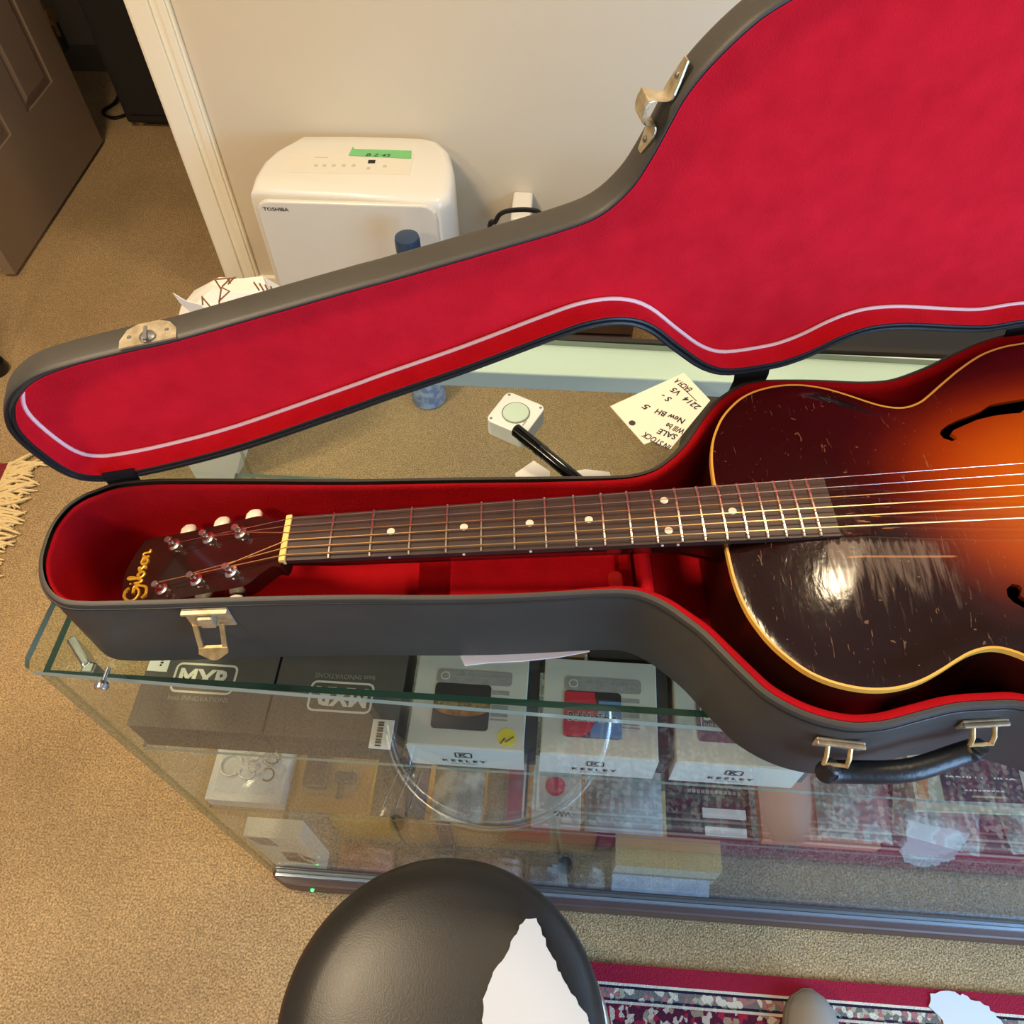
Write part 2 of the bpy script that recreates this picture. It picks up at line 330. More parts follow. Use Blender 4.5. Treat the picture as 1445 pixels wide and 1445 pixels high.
p = MB(); g = onz(445, 1234, .03); p.lathe([(.003, 0), (.003, .003), (.0015, .0045)], 12, frame((g[0], .2505, .030), (1, 0, 0), (0, 0, 1))); p.build('indicator_light', mat('green_led', (70, 235, 120), .4, emit=2.5), SH, smooth=True)
# chrome corner clamp and its knob
c = onz(112, 905, .835)
p = MB(); p.box(-.018, .018, -.004, .004, -.03, .004, 0, lambda q: (-.424 + .7 * q[0] + .7 * q[1], .295 - .7 * q[0] + .7 * q[1], .836 + q[2])); p.box(-.416, -.404, .2745, .286, .815, .838); p.build('corner_clamp', M_chrome, SH, bevel=.002)
c = ony(142, 972, .25)
p = MB(); p.lathe([(.002, -.012), (.002, 0), (.005, .001), (.006, .004), (.005, .008), (.002, .0095)], 20, frame((c[0], .257, c[2]), (1, 0, 0), (0, 0, 1))); p.build('clamp_knob', M_chrome, SH, smooth=True)

# ================================================================ goods on the upper shelf
Z1, Z2, Z3 = .6405, .4105, .0525
M_mxr = mat('grey_brown_box_card', (92, 84, 76), .7, noise=(40, (84, 77, 70), .3))
M_mxs = mat('dark_box_card', (48, 45, 44), .7)
def carton(name, label, x0, x1, y0, y1, z0, h, mtop, mside, rz=0, cat='box', group=None):
    cx, cy = (x0 + x1) / 2, (y0 + y1) / 2
    t = thing(name, label, cat, (cx, cy, z0), rz, group); a, c = (x1 - x0) / 2, (y1 - y0) / 2
    p = MB(); p.box(-a, a, -c, c, 0, h - .0015); p.build('carton_body', mside, t, local=True, bevel=.0008)
    p = MB(); p.box(-a, a, -c - .0005, c, h - .0015, h); p.build('lid_panel', mtop, t, local=True)
    return t
def rrect(x0, x1, y0, y1, r, n=5):
    out = []
    for cx, cy, a in ((x1 - r, y0 + r, -90), (x1 - r, y1 - r, 0), (x0 + r, y1 - r, 90), (x0 + r, y0 + r, 180)):
        for t in np.linspace(a, a + 90, n): out.append((cx + r * math.cos(math.radians(t)), cy + r * math.sin(math.radians(t))))
    return out
def ring(mb, x0, x1, y0, y1, r, w, z0, z1, fr=None):
    A, B = rrect(x0, x1, y0, y1, r), rrect(x0 + w, x1 - w, y0 + w, y1 - w, max(r - w, .0005)); n = len(A)
    f = fr or (lambda q: q); vs = [f((*q, z1)) for q in A] + [f((*q, z1)) for q in B]
    mb.add(vs, [(i, (i + 1) % n, n + (i + 1) % n, n + i) for i in range(n)])
h = .06
def mxr(x0, x1, flip, label):
    t = carton('pedal_box', label, x0, x1, .278, .40, Z1, h, M_mxr, M_mxs, 0, 'box', 'dark pedal boxes on the upper shelf')
    xc = -.364 if not flip else -.2145; yc = .333 if not flip else .322
    s = -1 if flip else 1; fr = frame((xc, yc, Z1 + h), (s, 0, 0), (0, s, 0))
    p = MB(); ring(p, -.034, .034, -.017, .017, .007, .0024, 0, .0006, fr); p.build('logo_frame', M_whprint, t)
    text_on('logo_letters', 'MXR', fr((-.028, -.0105, 0)), (s, 0, 0), (0, s, 0), .056, .021, M_whprint, t, bold=.035)
    text_on('tagline', 'bass INNOVATIONS', fr((-.032, -.0255, 0)), (s, 0, 0), (0, s, 0), .064, .0055, M_greytxt, t)
    return t
mx1 = mxr(-.430, -.289, False, 'grey brown pedal box with upright white logo at the left end of the upper shelf')
mx2 = mxr(-.286, -.151, True, 'grey brown pedal box with upside-down white logo next to the pale pedal boxes')
p = MB(); p.box(-.429, -.407, .338, .366, Z1 + h, Z1 + h + .0006); p.build('price_label', M_card, mx1)
p = MB()
for k in range(6): p.box(-.4165, -.4145 + .001 * (k % 2), .344 + k * .003, .346 + k * .003, Z1 + h + .0006, Z1 + h + .001)
p.build('label_print', M_dkprint, mx1)
st = thing('barcode_tag', 'white barcode tag propped at the right end of the upside-down pedal box', 'tag', (-.165, .275, Z1))
p = MB(); p.box(-.176, -.154, .27, .30, Z1 + h, Z1 + h + .002); p.build('tag_card', M_card, st)
p = MB()
for i in range(9): p.box(-.170, -.164, .272 + i * .003, .2735 + i * .003 + .0008 * (i % 2), Z1 + h + .002, Z1 + h + .0026)
p.build('barcode', M_dkprint, st)
M_kee = mat('pale_grey_sleeve', (206, 202, 190), .75, noise=(26, (196, 192, 180), .3))
M_keef = mat('white_sleeve_end', (226, 224, 214), .7)
M_kgrey = mat('grey_caption_band', (142, 138, 134), .7, noise=(180, (158, 154, 150), .2))
def keeley(x0, x1, y0, label, art):
    t = thing('pedal_box', label, 'box', ((x0 + x1) / 2, y0 + .05, Z1), 0, 'pale pedal boxes on the upper shelf'); H = .058; w_ = x1 - x0; y1 = y0 + .104
    p = MB(); p.box(x0, x1 - .003, y0, y1, Z1 + .001, Z1 + H); p.build('white_sleeve', M_kee, t, bevel=.0012)
    p = MB(); p.box(x0 - .0005, x1 - .0025, y0 - .0008, y0, Z1 + .001, Z1 + H - .001); p.build('sleeve_end', M_keef, t)
    p = MB(); p.box(x1 - .003, x1 + .009, y0 + .006, y1 - .002, Z1, Z1 + H - .004); p.build('inner_tray', mat('black_tray_card', (40, 38, 38), .6, noise=(70, (58, 55, 54), .2)), t)
    zt = Z1 + H; X0 = x0 + .022
    p = MB(); p.prism(rrect(X0, X0 + .080, y0 + .068, y0 + .084, .004), zt, zt + .0005); p.build('caption_band', M_kgrey, t)
    p = MB(); ring(p, X0 + .004, X0 + .014, y0 + .0715, y0 + .0805, .0045, .001, 0, zt + .0009); p.build('round_mark', M_whprint, t)
    text_on('caption', 'Keeley Electronics', (X0 + .018, y0 + .074, zt + .0004), Xv, Yv, .055, .004, mat('pale_grey_print', (176, 172, 166), .7), t)
    if art == 'bowl':
        p = MB(); p.prism(rrect(X0, X0 + .059, y0 + .018, y0 + .068, .004), zt, zt + .0006); p.build('picture', mat('dark_picture', (48, 43, 42), .6), t)
        el = [(X0 + .0295 + .0295 * math.cos(a), y0 + .043 + .011 * math.sin(a)) for a in np.linspace(0, 2 * math.pi, 32, endpoint=False)]
        p = MB(); p.prism(el, zt + .0006, zt + .0009); p.build('picture_glow', mat('amber_print', (186, 122, 62), .6, noise=(160, (120, 70, 34), .2)), t)
        el = [(X0 + .0295 + .025 * math.cos(a), y0 + .046 + .0065 * math.sin(a)) for a in np.linspace(0, 2 * math.pi, 32, endpoint=False)]
        p = MB(); p.prism(el, zt + .0009, zt + .0011); p.build('picture_crust', mat('ochre_print', (190, 150, 74), .6, noise=(300, (110, 76, 40), .15)), t)
        p = MB(); p.lathe([(.0095, 0), (.0095, .0004)], 24, lambda q: (x1 - .021 + q[0], y0 + .013 + q[1], zt + q[2])); p.build('round_sticker', mat('yellow_sticker', (226, 208, 30), .6), t)
        p = MB(); p.tube([(x1 - .027, y0 + .006, zt + .0008), (x1 - .023, y0 + .012, zt + .0008), (x1 - .022, y0 + .008, zt + .0008), (x1 - .014, y0 + .014, zt + .0008)], .0007, 4); p.build('sticker_scrawl', M_dkprint, t)
    elif art == 'bubble':
        p = MB(); p.prism(rrect(X0, X0 + .059, y0 + .018, y0 + .068, .004), zt, zt + .0006); p.build('picture', mat('dark_picture', (48, 43, 42), .6), t)
        p = MB(); p.prism([(X0, y0 + .019), (X0 + .018, y0 + .0185), (X0 + .027, y0 + .024), (X0 + .033, y0 + .036), (X0 + .034, y0 + .05), (X0 + .031, y0 + .067), (X0, y0 + .067)], zt + .0006, zt + .0009); p.build('red_half', mat('red_print', (196, 40, 58), .6), t)
        p = MB(); p.prism([(X0 + .027, y0 + .0185), (X0 + .059, y0 + .0185), (X0 + .059, y0 + .058), (X0 + .036, y0 + .058), (X0 + .035, y0 + .04), (X0 + .028, y0 + .027)], zt + .0006, zt + .0009); p.build('blue_half', mat('blue_print', (92, 136, 188), .6), t)
        text_on('title_outline', 'Bubble Tron', (X0 + .004, y0 + .0345, zt + .0005), Xv, Yv, .051, .0105, M_whprint, t, bold=.07)
        text_on('title', 'Bubble Tron', (X0 + .0048, y0 + .0352, zt + .0008), Xv, Yv, .0494, .009, M_dkprint, t, bold=.02)
    else:
        p = MB(); p.prism(rrect(X0, X0 + .059, y0 + .022, y0 + .068, .004), zt, zt + .0006); p.build('picture', mat('mauve_print', (120, 84, 96), .6), t)
        p = MB(); ring(p, X0 + .004, X0 + .055, y0 + .034, y0 + .062, .002, .0012, 0, zt + .0009); p.build('picture_frame', M_whprint, t)
        text_on('title', '30ms', (X0 + .007, y0 + .044, zt + .0006), Xv, Yv, .045, .015, M_whprint, t, bold=.02)
        text_on('subtitle', 'DOUBLE TRACKER', (X0 + .007, y0 + .037, zt + .0006), Xv, Yv, .045, .004, M_whprint, t)
    p = MB()
    for i in range(4): p.box(X0 + .0605, X0 + .078, y0 + .034 + i * .008, y0 + .0385 + i * .008, zt, zt + .0004)
    p.box(X0 + .0605, X0 + .078, y0 + .030, y0 + .0315, zt, zt + .0005); p.build('small_print', M_kgrey, t)
    fr = frame((x0 + w_ / 2 - .004, y0 - .0008, Z1 + .018), Xv, Zv)
    text_on('maker_name', 'K E E L E Y', fr((-.023, -.002, 0)), Xv, Zv, .046, .0065, M_dkprint, t, bold=.03)
    text_on('maker_line', 'ELECTRONICS', fr((-.014, -.009, 0)), Xv, Zv, .028, .0035, M_dkprint, t)
    p = MB(); ring(p, -.009, .009, .012, .026, .002, .0014, 0, .0006, fr); p.build('maker_badge', M_dkprint, t)
    text_on('badge_letter', 'K', fr((-.0045, .0145, 0)), Xv, Zv, .009, .009, M_dkprint, t, bold=.02)
    return t
keeley(-.139, -.017, .278, 'pale pedal box with dark burger-like picture and a yellow round sticker', 'bowl')
keeley(-.003, .118, .278, 'pale pedal box with a red and blue picture panel, middle of three', 'bubble')
keeley(.133, .262, .278, 'pale pedal box with mauve panel half under the case, rightmost of three', 'mauve')
# packages behind
t = carton('dark_package', 'dark package with gold lettering behind the red and blue pedal box', .045, .128, .389, .47, Z1, .052, mat('charcoal_pack', (52, 46, 50), .6), M_mxs)
p = MB(); p.tube([(.064 + .0006 * k, .408 + .005 * math.sin(k * .55) + .002 * math.sin(k * .21), Z1 + .0523) for k in range(80)], .0008, 5); p.build('gold_scrawl', mat('gold_print', (190, 160, 100), .5), t)
t = carton('purple_package', 'purple package peeking out behind the rightmost pale pedal box', .132, .21, .386, .47, Z1, .056, mat('purple_pack', (66, 36, 84), .5), mat('purple_pack_side', (50, 28, 66), .5))
t = carton('tan_package', 'tan and grey package behind the gap between two pale pedal boxes', -.03, .04, .39, .46, Z1, .048, mat('tan_pack', (176, 146, 100), .7), mat('grey_pack', (120, 116, 110), .7))

# ---- second shelf
t = carton('hardware_box', 'white box carrying a clear bag of chrome hardware on the lower shelf', -.434, -.335, .278, .36, Z2, .028, M_paper, M_paper)
bag = thing('hardware_bag', 'clear bag of chrome hooks and rings lying on the white box', 'bag', (-.38, .31, Z2 + .0285))
p = MB()
for i in range(7):
    a = RNG.uniform(0, 6.28); cx, cy = -.378 + RNG.uniform(-.018, .025), .318 + RNG.uniform(-.018, .022)
    p.tube([(cx + .008 * math.cos(a + t_) * (1 + .3 * (i % 2)), cy + .008 * math.sin(a + t_), Z2 + .034 + .002 * i) for t_ in np.linspace(0, 4.9, 12)], .0016, 6)
p.tube([(-.41 + .014 * math.cos(t_), .322 + .014 * math.sin(t_), Z2 + .032) for t_ in np.linspace(.4, 6, 18)], .0016, 6); p.build('chrome_hook', M_chrome, bag, smooth=True)
p = MB(); n = 9; g = [[(-.422 + .08 * i / n, .285 + .068 * j / n, Z2 + .036 + .014 * math.sin(math.pi * i / n) * math.sin(math.pi * j / n) + RNG.uniform(0, .003)) for i in range(n + 1)] for j in range(n + 1)]
p.add([q for r in g for q in r], [(j * (n + 1) + i, j * (n + 1) + i + 1, (j + 1) * (n + 1) + i + 1, (j + 1) * (n + 1) + i) for j in range(n) for i in range(n)]); p.build('plastic_film', M_poly, bag)
t = thing('pickup_card', 'tan card with a black blistered pickup next to the white hardware box', 'blister pack', (-.28, .32, Z2))
p = MB(); p.box(-.330, -.226, .278, .37, Z2, Z2 + .004); p.build('backing_card', mat('tan_card', (188, 150, 92), .75, noise=(20, (178, 140, 84), .3)), t)
p = MB(); p.prism(rrect(-.315, -.283, .305, .355, .006), Z2 + .004, Z2 + .02); p.build('pickup', mat('plum_black_plastic', (60, 46, 50), .3), t, bevel=.002)
p = MB(); p.prism(rrect(-.275, -.247, .315, .33, .004), Z2 + .004, Z2 + .014); p.box(-.27, -.262, .295, .316, Z2 + .004, Z2 + .01); p.build('clip', mat('dark_grey_plastic', (74, 66, 60), .4), t, bevel=.002)
p = MB(); p.loft([[(x, y, Z2 + z) for x, y in rrect(-.318 + i, -.244 - i, .298 + i, .358 - i, .008)] for i, z in ((0, .0042), (.004, .024))], caps=False); p.add([(x, y, Z2 + .024) for x, y in rrect(-.314, -.248, .302, .354, .008)], [tuple(range(20))]); p.build('blister', M_poly, t)
def pouch(name, label, x0, x1, y0, y1, z0, hump, m, rz=0, cat='pack', group=None, film=True, lean=0.0, bits=None):
    t = thing(name, label, cat, ((x0 + x1) / 2, (y0 + y1) / 2, z0), rz, group); n = 8; a, c = (x1 - x0) / 2, (y1 - y0) / 2
    def surf(lift, jit):
        g = [[(-a + 2 * a * i / n, -c + 2 * c * j / n, .002 + lean * j / n + lift + hump * (math.sin(math.pi * i / n) * math.sin(math.pi * j / n)) ** .6 + (RNG.uniform(-jit, jit) if 0 < i < n and 0 < j < n else 0)) for i in range(n + 1)] for j in range(n + 1)]
        return [q for r in g for q in r]
    fs = [(j * (n + 1) + i, j * (n + 1) + i + 1, (j + 1) * (n + 1) + i + 1, (j + 1) * (n + 1) + i) for j in range(n) for i in range(n)]
    top = surf(0, hump * .18); bot = [(q[0], q[1], .0005 + lean * (q[1] + c) / (2 * c)) for q in top]
    k = len(top); bd = [i for i in range(n + 1)] + [(j + 1) * (n + 1) - 1 for j in range(1, n + 1)] + [n * (n + 1) + i for i in range(n - 1, -1, -1)] + [j * (n + 1) for j in range(n - 1, 0, -1)]
    p = MB(); p.add(top + bot, fs + [tuple(k + v for v in f[::-1]) for f in fs] + [(bd[i], k + bd[i], k + bd[(i + 1) % len(bd)], bd[(i + 1) % len(bd)]) for i in range(len(bd))])
    p.build('pack_body', m, t, smooth=True, local=True)
    if film:
        p = MB(); p.add(surf(.004, hump * .1), fs); p.build('plastic_film', M_poly, t, smooth=True, local=True)
    if bits:
        for (nm, bx0, bx1, by0, by1, bm) in bits:
            p = MB(); p.box(bx0, bx1, by0, by1, hump + .003 + lean * (by0 + c) / (2 * c), hump + .0045 + lean * (by0 + c) / (2 * c)); p.build(nm, bm, t, local=True)
    return t
def mottle(name, c1, c2, s, c3=None):
    m = mat(name, c1, .45, noise=(s, c2, .08)); 
    if c3: e = [n for n in m.node_tree.nodes if n.type == 'VALTORGB'][0].color_ramp.elements.new(.5); e.color = (*lin(c3), 1)
    return m
t = pouch('tool_pack', 'dark maroon pack of shiny steel tools under the first pale pedal box', -.222, -.150, .278, .37, Z2, .012, mottle('maroon_black_print', (44, 30, 34), (92, 40, 52), 40, (60, 56, 60)))
for i in range(3):
    p = MB(); p.tube([(-.205 + i * .018, .285, Z2 + .02), (-.19 + i * .015, .335, Z2 + .022)], .0018, 6); p.build('tool_shaft', M_chrome, t)
t = pouch('cream_pack', 'cream printed pack with grey picture left of the rust printed pack', -.143, -.075, .278, .37, Z2, .012, mottle('cream_grey_print', (206, 200, 186), (120, 112, 106), 30))
t = pouch('brown_pack', 'grey and rust printed pack between the cream pack and the red-sticker card', -.072, -.018, .278, .37, Z2, .010, mottle('rust_grey_print', (116, 108, 102), (130, 76, 60), 45, (92, 86, 84)))
t = thing('sticker_card', 'pale card with a round red sticker on the lower shelf', 'card', (.02, .32, Z2))
p = MB(); p.box(-.012, .052, .278, .37, Z2, Z2 + .01); p.build('card', mat('pale_card', (196, 190, 180), .7, noise=(18, (184, 178, 168), .3)), t, bevel=.001)
p = MB(); p.lathe([(.013, 0), (.013, .0008)], 24, lambda q: (.018 + q[0], .33 + q[1], Z2 + .01 + q[2])); p.build('round_sticker', mat('red_sticker', (206, 74, 84), .6, noise=(160, (190, 60, 70), .2)), t)
p = MB(); p.tube([(.018 + .0006 * k, .295 + .003 * math.sin(k * .7), Z2 + .0104) for k in range(34)], .0005, 5); p.build('scrawl', M_dkprint, t)
t = pouch('grey_pouch', 'silvery grey bag between the red-sticker card and the black pack', .058, .158, .278, .38, Z2, .016, mottle('silver_grey_print', (150, 152, 152), (190, 194, 196), 22))
t = pouch('black_pack', 'black pack with two white labels under the rightmost pale pedal box', .163, .272, .278, .385, Z2, .012, mottle('black_maroon_print', (40, 36, 40), (86, 42, 50), 26, (52, 50, 52)), film=False,
          bits=[('white_label', -.01, .045, -.030, -.018, M_paper), ('white_label', -.008, .044, -.052, -.041, M_paper)])
p = MB()
for k in range(12): p.box(.19 + k * .0058, .1942 + k * .0058, .332, .3365, Z2 + .0155, Z2 + .0159)
p.build('pack_print', M_greytxt, t)
M_flor = mottle('floral_print', (170, 160, 152), (178, 110, 104), 34, (206, 202, 196))
packs = [(.352, .442, -.05, 'floral printed strap pack nearest the black pack with white labels'), (.452, .556, -.22, 'floral printed strap pack lying askew below the winder package'), (.578, .67, .10, 'floral printed strap pack at the right border')]
for x0, x1, rz, lb in packs:
    pouch('strap_pack', lb, x0, x1, .285, .40, Z2 + .021, .012, M_flor, rz, 'pack', 'floral strap packs on the lower shelf')
for i, (x0, x1, m_, lb) in enumerate([(.280, .425, mat('salmon_card', (216, 150, 126), .7), 'salmon coloured flat box under the leftmost floral pack'), (.428, .60, mat('maroon_card', (130, 44, 66), .6), 'maroon flat box in the middle under the floral packs'), (.603, .72, mat('peach_card', (214, 170, 140), .7), 'peach flat box under the floral pack at the right border')]):
    carton('flat_box', lb, x0, x1, .278, .42, Z2, .02, m_, m_, 0, 'box', 'flat boxes on the lower shelf')
wz = .52
t = thing('winder_package', 'cream string winder package with upside-down white lettering below the case handle', 'package', (.47, .38, Z2))
fw = frame((.462, .317, Z2 + .048), (1, .03, 0), (0, .95, .1))
q = MB(); q.box(0, .155, 0, .07, 0, .012, 0, fw); q.build('carton_body', mat('cream_carton', (214, 208, 186), .6, noise=(40, (196, 178, 140), .2)), t)
q = MB(); q.box(.036, .135, .012, .069, .012, .0126, 0, fw); q.build('dark_panel', mottle('navy_brown_print', (52, 46, 60), (88, 70, 72), 60), t)
text_on('lettering', 'GRIP Winder', fw((.131, .042, .0126)), (-1, -.02, 0), (0, -.9, -.34), .092, .013, M_whprint, t, bold=.02)
q = MB()
for k in range(9): q.box(.062 + k * .0055, .066 + k * .0055, .0245, .0265, .0126, .013, 0, fw)
q.build('small_print', M_whprint, t)
q = MB(); q.box(.07, .11, .017, .0195, .0126, .013, 0, fw); q.build('pale_bar', mat('ochre_print2', (200, 176, 130), .6), t)
q = MB(); q.prism([(.004, .015), (.016, .01), (.02, .04), (.012, .062), (.005, .05)], .012, .0126, 0, fw); q.build('flame_mark', mat('orange_print', (206, 146, 88), .6), t)
pouch('violet_pouch', 'violet foil pouch beside the winder package at the right border', .55, .66, .36, .44, Z2 + .02, .03, mottle('violet_foil', (84, 72, 150), (140, 136, 190), 40))
# ---- bottom deck
t = carton('accessory_box', 'white box with black clamp drawings at the left end of the bottom deck', -.437, -.352, .278, .305, Z3, .20, mat('white_carton', (232, 228, 216), .7), mat('white_carton', (232, 228, 216), .7))
def flat_on(nm, poly, m, par, y): 
    q = MB(); q.prism(poly, 0, .0005, 0, frame((0, y, 0), Xv, Zv)); return q.build(nm, m, par)
flat_on('clamp_drawing', [(-.402, .160), (-.378, .163), (-.376, .112), (-.366, .090), (-.388, .098), (-.404, .106)], M_dkprint, t, .2778)
flat_on('hook_drawing', [(-.374, .160), (-.369, .146), (-.356, .12), (-.359, .114), (-.369, .128), (-.374, .106), (-.371, .138)], M_dkprint, t, .2778)
flat_on('photo_print', [(-.434, .243), (-.402, .245), (-.395, .20), (-.424, .205)], mat('blue_grey_print', (120, 126, 132), .6), t, .2778)
M_amb = mat('amber_wood_box', (190, 132, 58), .6, noise=(14, (170, 112, 44), .3))
amb = [(-.335, -.235, (192, 148, 52), .12, 'mustard yellow box beside the white accessory box'), (-.228, -.165, (196, 132, 54), .13, 'amber box left of the maroon divider behind the stool'), (-.14, .09, (182, 120, 52), .13, 'long amber box between the maroon dividers')]
for x0, x1, cc, hh, lb in amb:
    m_ = mat('amber_card_%d' % cc[0], cc, .6, noise=(14, tuple(int(v * .88) for v in cc), .3)); carton('amber_box', lb, x0, x1, .33, .44, Z3, hh, m_, m_, 0, 'box', 'amber boxes on the bottom deck')
for x0, lb in ((-.163, 'maroon upright divider left of the long amber box'), (.093, 'maroon upright divider right of the long amber box')):
    m_ = mat('maroon_board', (96, 30, 44), .5); carton('divider_box', lb, x0, x0 + .021, .325, .44, Z3, .135, m_, m_, 0, 'box', 'maroon dividers on the bottom deck')
cols_ = [((150, 96, 70), (196, 120, 100)), ((96, 84, 80), (150, 120, 110)), ((120, 70, 74), (170, 140, 130)), ((110, 112, 116), (150, 150, 156)), ((90, 90, 96), (160, 156, 156))]
names_ = ['reddish brown pack with a coral patch on the bottom deck beside the white box', 'brown grey pack hidden mostly by the stool, left one', 'maroon pack on the bottom deck behind the middle of the stool', 'pink and grey pack on the bottom deck right of the stool top', 'grey speckled pack beside the yellow fronted carton']
xs_ = [-.335, -.235, -.135, -.02, .055, .115]
for i in range(5): pouch('deck_pack', names_[i], xs_[i], xs_[i + 1] - .004, .278, .322, Z3, .03, mottle('deck_print_%d' % i, cols_[i][0], cols_[i][1], 40), 0, 'pack', 'mixed packs along the front of the bottom deck', film=False)
q = carton('yellow_carton', 'yellow and white striped carton with pale blue front on the bottom deck', .122, .288, .30, .42, Z3, .085, mat('yellow_fade_card', (206, 160, 84), .6, noise=(10, (214, 196, 150), .2)), mat('cream_card_side', (206, 200, 176), .7))
flat_on('front_stripe', [(.124, .078), (.286, .078), (.286, .086), (.124, .086)], mat('grey_stripe', (120, 124, 130), .6), q, .2996)
q = thing('blue_leaflet', 'pale blue leaflet lying at the glass in front of the yellow carton', 'leaflet', (.2, .28, Z3)); p = MB(); fr = frame((.122, .279, Z3 + .003), Xv, (0, .7, .7)); p.box(0, .158, 0, .03, 0, .002, 0, fr); p.build('leaflet_sheet', mat('pale_blue_paper', (190, 204, 222), .7, noise=(60, (160, 176, 204), .15)), q)

# ================================================================ things on the counter top
ZT = .8503
s = thing('motion_sensor', 'white rounded square sensor with a frosted round disc on the glass top', 'sensor', (-.047, .578, ZT))
tp = [onz(*q, .872) for q in [(682, 590), (719, 553), (773, 575), (738, 614)]]
cx = sum(tp) / 4; ex = (tp[2] - tp[1]) * .5 + (tp[3] - tp[0]) * .5; ex /= np.linalg.norm(ex); ey = np.cross(Zv, ex); sz = .0235
fr = frame((cx[0], cx[1], ZT), ex, ey)
p = MB(); p.prism(rrect(-sz, sz, -sz, sz, .007), 0, .0217, 0, fr); p.build('housing', mat('sensor_white', (208, 220, 222), .35), s, bevel=.0012)
p = MB(); p.lathe([(.0138, .0215), (.0138, .0225), (.0132, .0232), (.009, .0238)], 32, fr); p.build('frosted_disc', mat('frosted_mint', (178, 204, 194), .45), s, smooth=True)
p = MB(); A = [fr((.0145 * math.cos(a), .0145 * math.sin(a), .0219)) for a in np.linspace(0, 6.283, 32, endpoint=False)]; p.tube(A, .0005, 5, closed=True); p.build('disc_groove', mat('groove_grey', (120, 125, 122), .6), s)
for dx, dy in ((-1, -1), (1, -1), (-1, 1), (1, 1)):
    p = MB(); p.lathe([(.0016, .0216), (.0016, .0219)], 10, lambda q: fr((q[0] + dx * .019, q[1] + dy * .019, q[2]))); p.build('screw', M_steel, s)
p = MB(); p.box(.014, .0155, -.012, -.004, .0216, .022, 0, fr); p.build('print_mark', M_greytxt, s)
pen = thing('marker_pen', 'glossy black marker pen leaning on the white sensor', 'pen', (-.01, .53, ZT))
a, c = onz(727, 606, .880), onz(806, 676, .8585); dv = (c - a) / np.linalg.norm(c - a); c = a + dv * .115; c[2] = max(c[2], .857); dv = (c - a) / np.linalg.norm(c - a); fr = frame(a, np.cross(dv, Zv), np.cross(np.cross(dv, Zv), dv) * -1)
fz = lambda q: a + dv * q[2] + np.cross(dv, Zv) / np.linalg.norm(np.cross(dv, Zv)) * q[0] + np.array([0, 0, 1]) * q[1]
p = MB(); p.lathe([(.0058, 0), (.0068, .001), (.007, .04)], 24, fz); p.build('cap', mat('gloss_black', (12, 12, 12), .12), pen, smooth=True)
p = MB(); p.lathe([(.0066, .04), (.0066, .112), (.005, .115)], 24, fz); p.build('barrel', mat('gloss_black', (12, 12, 12), .12), pen, smooth=True)
p = MB(); p.box(-.0015, .0015, .0075, .009, .004, .034, 0, fz); p.build('clip', mat('gloss_black', (12, 12, 12), .12), pen)
tag(sheet('paper_scrap', quad_px([(727, 669), (753, 651), (776, 666), (778, 690), (730, 690)], ZT), .0012, M_paper), 'pointed white paper scrap beside the marker pen behind the case', 'paper')
tag(sheet('paper_scrap', quad_px([(803, 667), (826, 663), (860, 667), (868, 690), (806, 690)], ZT), .0012, M_paper), 'low white paper scrap right of the marker pen behind the case', 'paper')
for i, (p0, p1) in enumerate((((732, 640), (746, 656)), ((726, 640), (742, 657)))):
    pass
card = thing('price_card', 'white notched card with upside-down handwriting beside the case', 'card', onz(930, 590, ZT))
cp = quad_px([(861, 574), (965, 527), (1002, 566), (946, 634.5), (921, 623.5), (909, 628)], ZT)
sheet('card_sheet', cp, .0011, M_card, card)
hc = onz(892, 597, ZT + .0011); p = MB(); p.lathe([(.0036, 0), (.0036, .0003)], 20, lambda q: (hc[0] + q[0], hc[1] + q[1], hc[2] + q[2])); p.build('punch_hole', mat('hole_dark', (60, 56, 52), .8), card)
for st_, en, sx in [((948, 629), (910, 609), 'IN STOCK'), ((957, 614), (930, 604), 'SALE'), ((967, 606), (942, 596), 'Will be'), ((968, 592), (927, 576), 'New BH'), ((919, 574), (911, 569), '5'), ((949, 562), (936, 555), 'S -'), ((962, 553), (951, 546), 'V5'), ((990, 574), (969, 559), '2214'), ((978, 549), (957, 534), 'EACH A')]:
    a, c = onz(*st_, ZT + .0011), onz(*en, ZT + .0011); dv = c - a; L_ = np.linalg.norm(dv); text_on('handwriting', sx, a, dv, np.cross(Zv, dv), L_, .0082, M_ink, card, shear=.18, bold=.025, lift=.0002)
a, c = onz(983, 566, ZT + .0013), onz(957, 542, ZT + .0013); p = MB(); p.tube([a, (a + c) / 2 + np.array([.0005, 0, 0]), c], .0005, 4); p.build('underline', M_ink, card)
tag(sheet('tissue_sheet', [np.array([*onz(x, y, .8505)[:2], .8505]) for x, y in [(650, 928), (656, 940), (690, 936), (735, 934), (790, 928), (832, 920), (832, 905), (650, 912)]], .002, mat('tissue', (236, 226, 226), .8)), 'white tissue sheet sticking out under the front of the case', 'paper')

